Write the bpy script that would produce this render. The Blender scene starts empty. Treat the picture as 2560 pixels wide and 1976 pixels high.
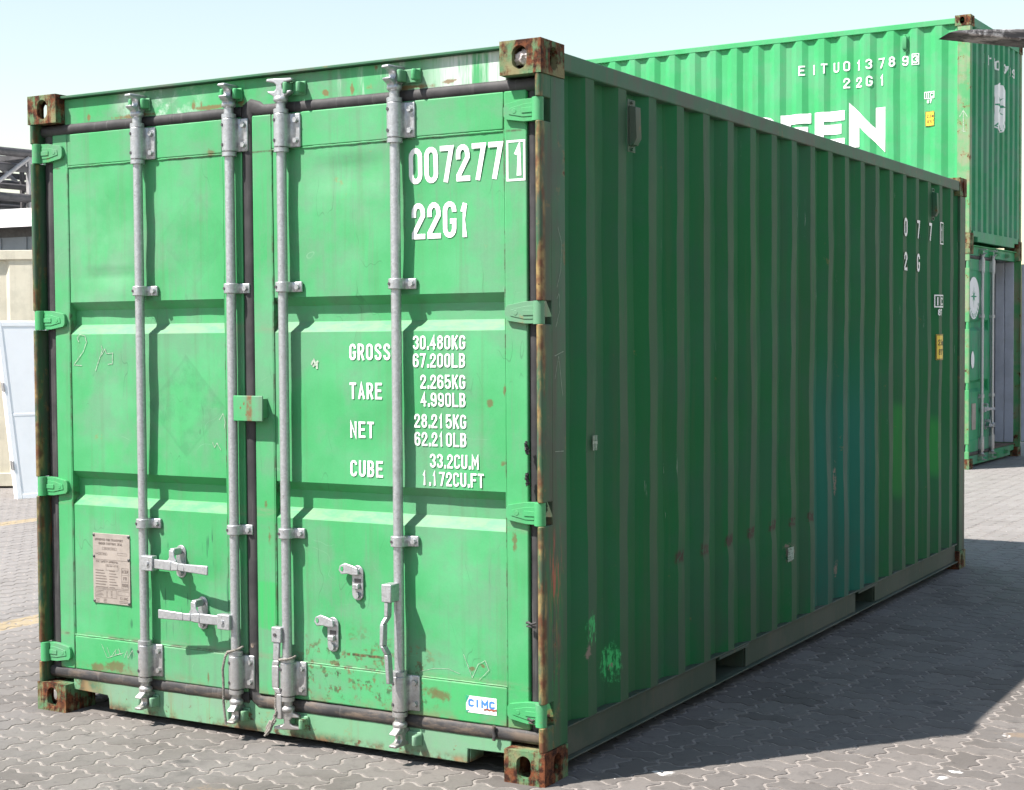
import bpy, bmesh, math, random
from mathutils import Vector, Matrix, noise as mnoise

rnd = random.Random(11)
RAD = math.radians
scn = bpy.context.scene
COL = scn.collection

# ------------------------------------------------------------------ camera
CAM_P = Vector((5.00950, -4.86113, 1.57017))
PITCH, ROLL, YAW = -0.0375094, -0.0077969, 0.5406068
fw = Vector((-math.sin(YAW) * math.cos(PITCH), math.cos(YAW) * math.cos(PITCH), math.sin(PITCH)))
rt = Vector((math.cos(YAW), math.sin(YAW), 0)); up = rt.cross(fw)
c_, s_ = math.cos(ROLL), math.sin(ROLL)
rt, up = rt * c_ + up * s_, up * c_ - rt * s_
cd = bpy.data.cameras.new('camera'); cam = bpy.data.objects.new('camera', cd); COL.objects.link(cam)
m = Matrix((rt, up, -fw)).transposed().to_4x4(); m.translation = CAM_P
cam.matrix_world = m
cd.sensor_width = 36; cd.lens = 3989.63 / 2560 * 36
cd.shift_x = 0.139025 / 2.56; cd.shift_y = 0.004 / 2.56
cd.clip_start = 0.05; cd.clip_end = 2000
scn.camera = cam

# ------------------------------------------------------------------ light
SUN_TO = Vector((-1.098, -1.483, 2.591)).normalized()      # towards the sun
ELEV = math.asin(SUN_TO.z)
world = bpy.data.worlds.new('World'); scn.world = world; world.use_nodes = True
wn = world.node_tree; wn.nodes.clear()
sky = wn.nodes.new('ShaderNodeTexSky'); sky.sky_type = 'NISHITA'; sky.sun_disc = False
sky.sun_elevation = ELEV; sky.sun_rotation = math.atan2(SUN_TO.x, SUN_TO.y)
sky.air_density = 1.7; sky.dust_density = 0.4; sky.ozone_density = 1.0; sky.altitude = 0
bg = wn.nodes.new('ShaderNodeBackground'); bg.inputs['Strength'].default_value = 0.085
wo = wn.nodes.new('ShaderNodeOutputWorld')
hs = wn.nodes.new('ShaderNodeHueSaturation'); hs.inputs['Saturation'].default_value = 0.78
wn.links.new(sky.outputs[0], hs.inputs['Color']); wn.links.new(hs.outputs[0], bg.inputs[0]); wn.links.new(bg.outputs[0], wo.inputs[0])
sl = bpy.data.lights.new('sun', 'SUN'); sun = bpy.data.objects.new('sun', sl); COL.objects.link(sun)
sl.energy = 5.0; sl.angle = RAD(0.55); sl.color = (1.0, 0.95, 0.88)
sun.rotation_euler = SUN_TO.to_track_quat('Z', 'Y').to_euler(); sun.location = (-6, -8, 14)
vs = scn.view_settings
vs.view_transform = 'Standard'; vs.look = 'None'; vs.gamma = 1; vs.exposure = 1.15
vs.use_curve_mapping = False
cy = scn.cycles
cy.max_bounces = 5; cy.diffuse_bounces = 3; cy.glossy_bounces = 2; cy.transmission_bounces = 2
cy.use_adaptive_sampling = True; cy.adaptive_threshold = 0.03; cy.caustics_reflective = False; cy.caustics_refractive = False

# ------------------------------------------------------------------ helpers
def tag(o, label=None, cat=None, group=None, kind=None):
    if label: o['label'] = label
    if cat: o['category'] = cat
    if group: o['group'] = group
    if kind: o['kind'] = kind
    return o

def empty(name, loc=(0, 0, 0), rz=0):
    o = bpy.data.objects.new(name, None); COL.objects.link(o)
    o.location = loc; o.rotation_euler = (0, 0, rz); o.empty_display_size = .2
    return o

class MB:
    def __init__(s): s.v = []; s.f = []
    def add(s, vs_, fs):
        n = len(s.v); s.v += [tuple(p) for p in vs_]; s.f += [tuple(i + n for i in f) for f in fs]; return s
    def box(s, x0, x1, y0, y1, z0, z1):
        return s.add([(x0,y0,z0),(x1,y0,z0),(x1,y1,z0),(x0,y1,z0),(x0,y0,z1),(x1,y0,z1),(x1,y1,z1),(x0,y1,z1)],
                     [(0,3,2,1),(4,5,6,7),(0,1,5,4),(1,2,6,5),(2,3,7,6),(3,0,4,7)])
    def prism(s, poly, a, b, axis='z'):
        """poly: 2D points; extruded from a to b along axis. z:(x,y) y:(x,z) x:(y,z)"""
        def P(p, t):
            return (p[0], p[1], t) if axis == 'z' else (p[0], t, p[1]) if axis == 'y' else (t, p[0], p[1])
        area = sum(poly[i][0]*poly[(i+1) % len(poly)][1]-poly[(i+1) % len(poly)][0]*poly[i][1] for i in range(len(poly)))
        if axis == 'y': area = -area
        if area < 0: poly = poly[::-1]
        if a > b: a, b = b, a
        n = len(poly); vs_ = [P(p, a) for p in poly] + [P(p, b) for p in poly]
        fs = [tuple(range(n))[::-1], tuple(range(n, 2*n))] + [(i, (i+1) % n, n+(i+1) % n, n+i) for i in range(n)]
        return s.add(vs_, fs)
    def cyl(s, p0, p1, r, n=12, r1=None, rot=0):
        p0, p1 = Vector(p0), Vector(p1); d = (p1-p0).normalized()
        a = d.orthogonal().normalized(); b = d.cross(a); r1 = r if r1 is None else r1
        vs_ = []
        for p, q in ((p0, r), (p1, r1)):
            for i in range(n):
                t = 2*math.pi*i/n+rot; vs_.append(p+(a*math.cos(t)+b*math.sin(t))*q)
        return s.add(vs_, [tuple(range(n))[::-1], tuple(range(n, 2*n))]+[(i, (i+1) % n, n+(i+1) % n, n+i) for i in range(n)])
    def lathe(s, c, prof, n=16):
        """prof: list of (r, z) bottom to top about a vertical axis at c=(x,y)"""
        k = len(prof); vs_ = [(c[0]+r*math.cos(2*math.pi*i/n), c[1]+r*math.sin(2*math.pi*i/n), z) for r, z in prof for i in range(n)]
        fs = [(j*n+i, j*n+(i+1) % n, (j+1)*n+(i+1) % n, (j+1)*n+i) for j in range(k-1) for i in range(n)]
        fs += [tuple(range(n))[::-1], tuple(range((k-1)*n, k*n))]
        return s.add(vs_, fs)
    def tube(s, pts, r, n=8, closed=False):
        pts = [Vector(p) for p in pts]; N = len(pts); vs_ = []; a = None
        for i, p in enumerate(pts):
            d = (pts[min(i+1, N-1)]-pts[max(i-1, 0)]).normalized()
            a = d.orthogonal().normalized() if a is None else (a-d*a.dot(d)).normalized()
            b = d.cross(a); rr = r[i] if isinstance(r, (list, tuple)) else r
            vs_ += [p+(a*math.cos(2*math.pi*k/n)+b*math.sin(2*math.pi*k/n))*rr for k in range(n)]
        fs = [(i*n+k, i*n+(k+1) % n, (i+1)*n+(k+1) % n, (i+1)*n+k) for i in range(N-1) for k in range(n)]
        fs += [tuple(range(n))[::-1], tuple(range((N-1)*n, N*n))]
        return s.add(vs_, fs)
    def strip(s, path, w, d, y, n=12):
        """elliptic rubber strip along a path in the XZ plane"""
        N = len(path); vs_ = []
        for i in range(N):
            p = Vector(path[i]); d0 = (p-Vector(path[i-1])).normalized() if i else None
            d1 = (Vector(path[i+1])-p).normalized() if i < N-1 else None
            t = (d0 or d1) if (d0 is None or d1 is None) else (d0+d1).normalized()
            nn = Vector((-t.y, t.x)); k = 1.0
            if d0 is not None and d1 is not None: k = 1/max(.4, nn.dot(Vector((-d0.y, d0.x))))
            ww = w[i] if isinstance(w, (list, tuple)) else w
            for j in range(n):
                a = 2*math.pi*j/n; q = p+nn*(math.cos(a)*ww*k)
                vs_.append((q.x, y-math.sin(a)*d, q.y))
        fs = [(i*n+k, i*n+(k+1) % n, (i+1)*n+(k+1) % n, (i+1)*n+k) for i in range(N-1) for k in range(n)]
        fs += [tuple(range(n))[::-1], tuple(range((N-1)*n, N*n))]
        return s.add(vs_, fs)
    def grid(s, nu, nv, fn, flip=False):
        vs_ = [fn(i/nu, j/nv) for j in range(nv+1) for i in range(nu+1)]
        fs = []
        for j in range(nv):
            for i in range(nu):
                q = (j*(nu+1)+i, j*(nu+1)+i+1, (j+1)*(nu+1)+i+1, (j+1)*(nu+1)+i)
                fs.append(q[::-1] if flip else q)
        return s.add(vs_, fs)
    def xf(s, mat, start=0):
        s.v = s.v[:start]+[tuple(mat @ Vector(p)) for p in s.v[start:]]; return s
    def mesh(s, name, smooth=None, fix=True):
        me = bpy.data.meshes.new(name); me.from_pydata(s.v, [], s.f); me.update()
        if fix:
            bm = bmesh.new(); bm.from_mesh(me); bmesh.ops.recalc_face_normals(bm, faces=bm.faces); bm.to_mesh(me); bm.free()
        if smooth:
            me.polygons.foreach_set('use_smooth', [True]*len(me.polygons)); me.set_sharp_from_angle(angle=RAD(smooth))
        return me
    def build(s, name, mat, parent=None, bevel=0, smooth=None, seg=2, fix=True, mats=None):
        o = bpy.data.objects.new(name, s.mesh(name, smooth or (50 if bevel else None), fix)); COL.objects.link(o)
        o.data.materials.append(mat)
        if parent: o.parent = parent
        if bevel:
            b = o.modifiers.new('bevel', 'BEVEL'); b.width = bevel; b.segments = seg; b.limit_method = 'ANGLE'; b.angle_limit = RAD(38)
        return o

def fbm(x, y, z=0.0, o=3):
    return mnoise.fractal(Vector((x, y, z)), .9, 2.0, o)

# ------------------------------------------------------------------ node DSL
class NT:
    def __init__(s, name):
        s.mat = bpy.data.materials.new(name); s.mat.use_nodes = True
        s.t = s.mat.node_tree; s.t.nodes.clear()
        s.out = s.t.nodes.new('ShaderNodeOutputMaterial'); s.b = s.t.nodes.new('ShaderNodeBsdfPrincipled')
        s.t.links.new(s.b.outputs[0], s.out.inputs[0]); s._c = None
    def lk(s, sock, v):
        if v is None: return
        if isinstance(v, bpy.types.NodeSocket): s.t.links.new(v, sock)
        else:
            if sock.type == 'RGBA' and len(v) == 3: v = (*v, 1)
            sock.default_value = v
    @property
    def P(s):
        if s._c is None: s._c = s.t.nodes.new('ShaderNodeTexCoord').outputs['Object']
        return s._c
    def sep(s, v=None):
        n = s.t.nodes.new('ShaderNodeSeparateXYZ'); s.lk(n.inputs[0], v or s.P); return n.outputs
    def mp(s, scale=(1, 1, 1), loc=(0, 0, 0), rot=(0, 0, 0), v=None):
        n = s.t.nodes.new('ShaderNodeMapping'); s.lk(n.inputs[0], v or s.P)
        n.inputs['Scale'].default_value = scale; n.inputs['Location'].default_value = loc; n.inputs['Rotation'].default_value = rot
        return n.outputs[0]
    def noise(s, scale, det=4, rough=.55, v=None, dist=0):
        n = s.t.nodes.new('ShaderNodeTexNoise'); s.lk(n.inputs['Vector'], v or s.P)
        n.inputs['Scale'].default_value = scale; n.inputs['Detail'].default_value = det
        n.inputs['Roughness'].default_value = rough; n.inputs['Distortion'].default_value = dist
        return n.outputs['Fac']
    def voro(s, scale, v=None, feat='F1', out='Distance', rand=1):
        n = s.t.nodes.new('ShaderNodeTexVoronoi'); s.lk(n.inputs['Vector'], v or s.P); n.feature = feat
        n.inputs['Scale'].default_value = scale; n.inputs['Randomness'].default_value = rand
        return n.outputs[out]
    def m(s, op, a, b=0.0, c=None, clamp=False):
        n = s.t.nodes.new('ShaderNodeMath'); n.operation = op; n.use_clamp = clamp
        s.lk(n.inputs[0], a); s.lk(n.inputs[1], b)
        if c is not None: s.lk(n.inputs[2], c)
        return n.outputs[0]
    def ss(s, v, a, b):        # smoothstep, works downwards too
        n = s.t.nodes.new('ShaderNodeMapRange'); n.interpolation_type = 'SMOOTHSTEP'
        s.lk(n.inputs[0], v)
        if a <= b: vals = (a, b, 0.0, 1.0)
        else: vals = (b, a, 1.0, 0.0)
        for i, q in enumerate(vals): n.inputs[i+1].default_value = q
        return n.outputs[0]
    def win(s, v, a, b, e=.02):
        return s.m('MULTIPLY', s.ss(v, a-e, a+e), s.ss(v, b+e, b-e))
    def mix(s, f, a, b, mode='MIX'):
        n = s.t.nodes.new('ShaderNodeMix'); n.data_type = 'RGBA'; n.blend_type = mode; n.clamp_factor = True
        s.lk(n.inputs[0], f); s.lk(n.inputs[6], a); s.lk(n.inputs[7], b); return n.outputs[2]
    def mul(s, *a):
        r = a[0]
        for q in a[1:]: r = s.m('MULTIPLY', r, q)
        return r
    def mx(s, *a):
        r = a[0]
        for q in a[1:]: r = s.m('MAXIMUM', r, q)
        return r
    def bump(s, h, strength=.3, dist=.002, nrm=None):
        n = s.t.nodes.new('ShaderNodeBump'); s.lk(n.inputs['Height'], h)
        n.inputs['Strength'].default_value = strength; n.inputs['Distance'].default_value = dist
        if nrm: s.lk(n.inputs['Normal'], nrm)
        return n.outputs[0]
    def fin(s, col, rough=.6, nrm=None, metal=0.0, spec=None):
        s.lk(s.b.inputs['Base Color'], col); s.lk(s.b.inputs['Roughness'], rough); s.lk(s.b.inputs['Metallic'], metal)
        if nrm: s.lk(s.b.inputs['Normal'], nrm)
        if spec is not None: s.lk(s.b.inputs['Specular IOR Level'], spec)
        return s.mat

def rust_col(N, v=None):
    n = N.noise(38, 4, .7, v=v); n2 = N.noise(9, 2, .6, v=v)
    c = N.mix(N.ss(n, .38, .62), (.032, .012, .008), (.150, .050, .022))
    return N.mix(N.ss(n2, .55, .75), c, (.26, .115, .050))

def spots(N, pts, X, Z, w=.02):
    """soft dots at listed (x, z, r)"""
    r = None
    d = N.noise(30, 4, .72); d = N.m('MULTIPLY', N.m('SUBTRACT', d, .5), 2.6)
    for x, z, q in pts:
        dx = N.m('DIVIDE', N.m('SUBTRACT', X, x), q[0] if isinstance(q, tuple) else q)
        dz = N.m('DIVIDE', N.m('SUBTRACT', Z, z), q[1] if isinstance(q, tuple) else q)
        e = N.m('SQRT', N.m('ADD', N.m('MULTIPLY', dx, dx), N.m('MULTIPLY', dz, dz)))
        e = N.ss(N.m('ADD', e, d), .95, .35)
        r = e if r is None else N.m('MAXIMUM', r, e)
    return r

GREEN = (.046, .295, .103)
GREEN_F = (.085, .345, .155)
GREEN_G = (.120, .235, .150)

def paint(name, base=GREEN, faded=GREEN_F, grey=GREEN_G, rust=.70, runs=.74, fn=None, rough=.5, greyamt=.9, dirt=(.10, .085, .06), dirtamt=.35, bump=.25, spec=.35):
    N = NT(name); X, Y, Z = N.sep()
    n1 = N.noise(1.7, 4, .62); n2 = N.noise(4.5, 5, .66)
    st = N.noise(1, 3, .6, v=N.mp((22, 22, .9)))
    col = N.mix(N.ss(n1, .35, .68), base, faded)
    col = N.mix(N.m('MULTIPLY', N.ss(N.m('ADD', N.m('MULTIPLY', n2, .6), N.m('MULTIPLY', n1, .4)), .45, .60), greyamt), col, grey)
    col = N.mix(N.m('MULTIPLY', N.ss(st, .52, .75), dirtamt), col, dirt)
    fine = N.noise(150, 3, .6)
    col = N.mix(.10, col, N.mix(fine, (.02, .02, .02), (.6, .8, .65)), 'OVERLAY')
    msk = {}
    if fn: col = fn(N, X, Y, Z, col)
    rn = N.noise(7.5, 6, .74)
    rr = N.ss(rn, rust, rust+.035)
    run = N.mul(N.ss(N.noise(1, 4, .6, v=N.mp((30, 30, 1.6))), runs, runs+.06), N.ss(n1, .45, .6))
    halo = N.m('MULTIPLY', N.ss(rn, rust-.07, rust+.02), .45)
    col = N.mix(N.mx(halo, N.m('MULTIPLY', run, .5)), col, (.24, .15, .055))
    col = N.mix(rr, col, rust_col(N))
    h = N.noise(14, 4, .7)
    ro = N.m('ADD', rough, N.m('MULTIPLY', N.m('ADD', n2, rr), .18), clamp=True)
    return N.fin(col, ro, N.bump(h, bump, .003), 0, spec)

# --- main door sheet / stile paint with its own wear marks
def door_marks(N, X, Y, Z, col):
    # freshly touched-up patches
    e = N.m('MULTIPLY', N.m('SUBTRACT', N.noise(9, 3), .5), .03)
    Xd = N.m('ADD', X, e); Zd = N.m('ADD', Z, e)
    p1 = N.mul(N.win(Xd, 1.14, 1.252, .004), N.win(Zd, .44, .625, .006))
    p2 = N.mul(N.win(Xd, .365, .455, .02), N.win(Zd, 1.05, 1.15, .02), .45)
    p3 = N.mul(N.win(Xd, 1.90, 2.16, .02), N.win(Zd, .17, .345, .02))
    col = N.mix(N.m('MULTIPLY', N.mx(p1, p2, N.m('MULTIPLY', p3, .6)), .8), col, (.025, .34, .085))
    # washed-out, chalky areas; beside the number, a dent's sheen painted pale
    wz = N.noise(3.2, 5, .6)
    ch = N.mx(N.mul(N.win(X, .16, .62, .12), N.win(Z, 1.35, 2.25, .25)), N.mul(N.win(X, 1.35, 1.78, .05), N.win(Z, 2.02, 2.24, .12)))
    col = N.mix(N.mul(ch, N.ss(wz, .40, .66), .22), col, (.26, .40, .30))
    vs_ = N.ss(N.noise(1, 5, .7, v=N.mp((38, 38, 1.1))), .50, .70)
    col = N.mix(N.mul(vs_, N.ss(N.noise(1.3, 2), .38, .58), .38), col, (.115, .195, .130))
    # diamond ghosts where placards were peeled off
    for cx, cz, r, k in ((.80, 1.30, .205, .24), (.86, 1.97, .19, .11)):
        d = N.m('ADD', N.m('ABSOLUTE', N.m('SUBTRACT', X, cx)), N.m('ABSOLUTE', N.m('SUBTRACT', Z, cz)))
        d = N.m('ADD', d, N.m('MULTIPLY', N.m('SUBTRACT', N.noise(14, 3), .5), .02))
        ins = N.ss(d, r+.004, r-.004)
        edge = N.mul(ins, N.ss(d, r-.030, r-.004))
        nn = N.ss(N.noise(11, 6, .7), .42, .60)
        col = N.mix(N.m('MULTIPLY', N.mx(N.m('MULTIPLY', edge, .7), N.mul(ins, nn)), k), col, (.040, .12, .070))
    # oil drips round the data plate and long slanted streaks by the handles
    dv = N.mp((26, 1, 9.5), rot=(0, .12, 0))
    dr = N.ss(N.voro(1.0, v=dv), .30, .20)
    w1 = N.mul(N.win(X, .42, .60, .05), N.win(Z, .20, .72, .10), N.ss(N.noise(6, 2), .40, .52))
    dv2 = N.mp((55, 1, 4.2), rot=(0, -.16, 0))
    dr2 = N.ss(N.voro(1.0, v=dv2), .26, .18)
    w2 = N.mul(N.win(X, .66, 1.02, .06), N.win(Z, .40, .90, .10), N.ss(N.noise(5, 2, v=N.mp(loc=(3, 0, 1))), .44, .56))
    col = N.mix(N.m('MULTIPLY', N.mx(N.mul(dr, w1), N.mul(dr2, w2)), .85), col, (.022, .085, .050))
    # rusty scrape and pits on the right-hand leaf
    sc = N.mul(N.win(Xd, 1.57, 1.74, .006), N.win(N.m('ADD', Z, N.m('MULTIPLY', N.m('SUBTRACT', N.noise(30, 3), .5), .012)), .372, .383, .003), N.ss(N.noise(40, 3), .36, .46))
    pit = N.mul(N.mx(N.mul(N.win(X, 1.50, 1.60, .05), N.win(Z, .19, .40, .06)), N.m('MULTIPLY', N.mul(N.win(X, 1.35, 1.95, .08), N.win(Z, .17, .45, .08)), .75)), N.ss(N.noise(24, 6, .62), .50, .60), N.ss(N.noise(70, 3), .44, .54))
    bl = spots(N, [(1.975, .268, (.075, .028)), (2.20, 1.335, (.017, .017)), (2.262, 1.38, (.008, .022)), (2.165, .39, (.012, .01)), (2.12, .377, (.016, .012)),
                   (2.252, 1.12, (.014, .012)), (1.83, 2.33, (.008, .02)), (2.30, .84, (.012, .05)), (1.215, .80, (.012, .05)), (1.20, .93, (.01, .02)),
                   (.95, 2.30, (.03, .02)), (.41, .21, (.09, .03)), (1.10, 2.39, (.02, .02)), (.90, .22, (.006, .025)), (1.02, .33, (.012, .03)), (.30, .20, (.06, .025))], X, Z)
    col = N.mix(N.m('MULTIPLY', bl, .75), col, (.12, .072, .030))
    # seams collect rust and grime; thin scratches, light and dark
    sm = N.mx(N.win(Z, 2.284, 2.291, .003), N.win(Z, .326, .334, .004), N.win(X, .174, .181, .003), N.win(X, 1.003, 1.009, .003), N.win(X, 1.243, 1.249, .003), N.win(X, 2.263, 2.269, .003))
    col = N.mix(N.mul(sm, N.ss(N.noise(9, 5, .75), .46, .62), .8), col, (.060, .045, .028))
    s1 = N.m('ABSOLUTE', N.m('SUBTRACT', N.noise(1, 2, .5, v=N.mp((3.2, 1, 5.5), rot=(0, .5, 0))), .5))
    s2 = N.m('ABSOLUTE', N.m('SUBTRACT', N.noise(1, 2, .5, v=N.mp((7, 1, 2.2), rot=(0, -.35, 0), loc=(4, 0, 2))), .5))
    gate = N.ss(N.noise(4.5, 2), .56, .64)
    col = N.mix(N.mul(N.ss(s1, .0022, .0008), N.ss(N.noise(4.5, 2), .60, .66), .22), col, (.30, .44, .34))
    col = N.mix(N.mul(N.ss(s2, .0035, .0012), N.ss(N.noise(3.7, 2, v=N.mp(loc=(9, 0, 3))), .56, .64), .35), col, (.03, .08, .045))
    lg = N.mul(N.mx(N.win(Z, 1.592, 1.630, .010), N.win(Z, .878, .916, .010), N.win(Z, .320, .345, .008)), N.ss(N.noise(1, 5, .7, v=N.mp((11, 11, 40))), .36, .62))
    col = N.mix(N.m('MULTIPLY', lg, .40), col, (.19, .20, .14))
    ru = N.mx(sc, pit)
    col = N.mix(N.m('MULTIPLY', ru, .85), col, rust_col(N))
    # dust and rust staining towards the sill gasket (dirt splashed from the ground)
    sp = N.mul(N.ss(Z, .235, .165), N.ss(N.noise(10, 6, .7), .40, .62))
    return N.mix(N.m('MULTIPLY', sp, .75), col, (.19, .13, .085))

def header_marks(N, X, Y, Z, col):
    a = N.mul(N.win(X, 1.98, 2.34, .10), N.ss(N.noise(1, 5, .7, v=N.mp((16, 16, 1.5))), .36, .60))
    b = N.mul(N.win(X, .50, .86, .10), N.ss(N.noise(6, 7, .7), .42, .62))
    c = N.mul(N.win(X, 1.55, 2.0, .15), N.ss(N.noise(1, 5, .7, v=N.mp((20, 20, 2.2))), .50, .72), .6)
    col = N.mix(N.mx(a, b, c), col, (.50, .56, .52))
    s = spots(N, [(.30, 2.485, (.010, .018)), (.86, 2.49, (.014, .03)), (.90, 2.485, (.010, .025)), (1.62, 2.495, (.012, .03)), (1.50, 2.485, (.018, .016)), (1.73, 2.56, (.01, .015)),
                  (2.05, 2.483, (.05, .01)), (1.10, 2.487, (.02, .02)), (.55, 2.475, (.12, .010)), (.95, 2.478, (.12, .012)), (1.9, 2.475, (.10, .012))], X, Z)
    return N.mix(N.m('MULTIPLY', s, .85), col, (.165, .098, .036))

def sill_marks(N, X, Y, Z, col):
    col = N.mix(.60, col, (.19, .30, .21))
    low = N.mul(N.ss(Z, .075, .028), N.ss(N.noise(8, 7, .7), .42, .56))
    st = N.mul(N.ss(N.noise(1, 5, .65, v=N.mp((34, 34, 2))), .54, .70), N.win(X, .25, 1.55, .2))
    sp = N.mul(N.ss(N.noise(17, 6, .7), .60, .66), N.win(X, .3, 2.2, .2))
    lf = N.mul(N.ss(X, .42, .16), N.ss(N.noise(8, 6, .7), .36, .52))
    col = N.mix(N.m('MULTIPLY', st, .55), col, (.21, .13, .06))
    return N.mix(N.m('MULTIPLY', N.mx(low, sp, lf), .9), col, rust_col(N))

def side_marks(N, X, Y, Z, col):
    e = N.m('MULTIPLY', N.m('SUBTRACT', N.noise(5, 4), .5), .10)
    Yd = N.m('ADD', Y, N.m('MULTIPLY', e, .25)); Zd = N.m('ADD', Z, e)
    teal = N.mul(N.win(Yd, 2.93, 4.00, .05), N.ss(Zd, 1.75, .95))
    col = N.mix(N.m('MULTIPLY', teal, .92), col, (.006, .128, .092))
    ga = N.mx(N.mul(N.win(Yd, 4.375, 4.648, .02), N.win(Zd, .615, 1.15, .05)), N.mul(N.win(Yd, 5.20, 5.45, .02), N.win(Zd, .67, 1.02, .05)), N.mul(N.win(Y, 2.10, 2.20, .03), N.win(Z, 1.6, 2.25, .2), .5))
    col = N.mix(N.m('MULTIPLY', ga, .75), col, (.022, .24, .045))
    # chalked, dusty ribs: streaks of bleached paint
    st = N.ss(N.noise(1, 6, .62, v=N.mp((1, 9.5, .28))), .45, .66)
    col = N.mix(N.m('MULTIPLY', st, .30), col, (.040, .070, .045))
    rb = N.m('FRACT', N.m('DIVIDE', N.m('SUBTRACT', Y, .638), .2788))
    rb = N.mul(N.ss(rb, .42, .20), N.ss(N.noise(1, 5, .7, v=N.mp((1, 7, 1.1))), .22, .58))
    col = N.mix(N.m('MULTIPLY', rb, .50), col, (.072, .085, .068))
    low = N.mul(N.ss(Z, .75, .18), N.ss(N.noise(3, 5, .6), .35, .60))
    col = N.mix(N.m('MULTIPLY', low, .35), col, (.055, .070, .055))
    sc = N.mul(N.ss(N.noise(1, 5, .75, v=N.mp((1, 40, 3), rot=(.25, 0, 0))), .66, .70), N.ss(N.noise(2.3, 2), .47, .60))
    col = N.mix(N.m('MULTIPLY', sc, .35), col, (.42, .46, .42))
    fr = N.m('FRACT', N.m('DIVIDE', N.m('SUBTRACT', Y, 1.09), .2788))
    dm = N.mul(N.win(fr, .34, .62, .04), N.win(Zd, .635, .680, .010), N.win(Y, 1.1, 2.98, .02), N.ss(N.noise(45, 4), .38, .50))
    col = N.mix(dm, col, (.050, .036, .026))
    b = spots(N, [(.395, .49, (.045, .075)), (.595, .32, (.065, .085))], Y, Z)
    br = N.ss(N.noise(1, 4, .6, v=N.mp((1, 60, 14), rot=(.6, 0, 0))), .40, .52)
    col = N.mix(N.mul(b, br), col, (.05, .42, .13))
    g = spots(N, [(.375, .415, (.03, .035)), (2.59, .51, (.055, .06)), (3.37, .80, (.012, .10)), (3.37, .33, (.02, .045)), (.60, .31, (.014, .02))], Y, Z)
    return N.mix(N.mul(g, N.ss(N.noise(40, 4), .40, .52)), col, (.22, .17, .14))

def cover_marks(N, X, Y, Z, col):
    s = N.mul(N.win(N.m('ADD', X, N.m('MULTIPLY', N.m('SUBTRACT', N.noise(20, 4), .5), .02)), 1.148, 1.172, .006), N.ss(N.noise(30, 5, .7), .30, .55))
    d = spots(N, [(1.135, 1.318, (.008, .010)), (1.118, 1.302, (.006, .008)), (1.145, 1.275, (.006, .006))], X, Z)
    return N.mix(N.m('MULTIPLY', N.mx(s, d), .9), col, (.16, .075, .035))

def post_marks(N, X, Y, Z, col):
    gr = N.ss(N.noise(1, 6, .66, v=N.mp((9, 9, .7))), .42, .60)
    col = N.mix(N.m('MULTIPLY', gr, .75), col, (.062, .060, .045))
    br = N.mul(N.ss(N.noise(1, 4, .6, v=N.mp((20, 34, 5), rot=(.3, 0, 0))), .44, .56), N.win(Z, .25, .85, .12), N.win(Y, .04, .16, .03))
    col = N.mix(N.m('MULTIPLY', br, .8), col, (.016, .15, .045))
    red = N.mul(N.win(Y, .06, .14, .02), N.win(Z, .52, .88, .10), N.ss(N.noise(1, 5, .7, v=N.mp((14, 26, 3))), .48, .58))
    col = N.mix(red, col, (.34, .10, .06))
    edge = N.mul(N.ss(Y, .045, .018), N.ss(N.noise(1, 7, .7, v=N.mp((14, 14, 3.2))), .42, .56))
    return N.mix(N.m('MULTIPLY', edge, .95), col, N.mix(N.ss(N.noise(20, 5), .4, .65), (.125, .046, .022), (.27, .19, .075)))

M = {}
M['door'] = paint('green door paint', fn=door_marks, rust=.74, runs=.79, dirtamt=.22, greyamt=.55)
M['header'] = paint('green header paint', fn=header_marks, rust=.70, runs=.70)
M['sill'] = paint('green sill paint', fn=sill_marks, rust=.67, runs=.68)
M['side'] = paint('green side wall paint', base=(.007, .125, .037), faded=(.012, .128, .048), grey=(.024, .108, .056), fn=side_marks, rust=.73, runs=.80, greyamt=.5, dirtamt=.15, rough=.55, spec=.2)  # darker than the door paint, so the colour deepens this face's shade
M['post'] = paint('green post paint', base=(.022, .105, .045), faded=(.036, .120, .060), grey=(.060, .090, .065), fn=post_marks, rust=.645, runs=.66)
M['rail'] = paint('green rail paint', base=(.03, .12, .06), faded=(.05, .13, .08), grey=(.08, .10, .075), rust=.66, runs=.68, dirtamt=.5)
M['under'] = paint('grey green bottom rail paint', base=(.040, .062, .045), faded=(.055, .076, .058), grey=(.075, .082, .066), rust=.68, runs=.7, dirtamt=.5)
M['cover'] = paint('green cover plate paint', fn=cover_marks)
M['hinge'] = paint('green hinge paint', rust=.655, runs=.70, dirtamt=.2)
M['bgside'] = paint('bright green side paint', base=(.040, .330, .115), faded=(.060, .360, .150), grey=(.10, .29, .15), rust=.745, runs=.80, greyamt=.5, dirtamt=.15)
M['bgpost'] = paint('worn green post paint', base=(.06, .29, .11), faded=(.16, .33, .16), grey=(.24, .26, .17), rust=.60, runs=.60)
M['bgend'] = paint('dark green end paint', base=(.022, .25, .105), faded=(.04, .29, .15), grey=(.09, .24, .16), rust=.74, runs=.74)
M['cream'] = paint('cream container paint', base=(.56, .51, .42), faded=(.60, .56, .47), grey=(.50, .46, .38), rust=.80, runs=.85, dirtamt=.15)
M['roof'] = paint('roof paint', rust=.68, runs=.7)

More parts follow.
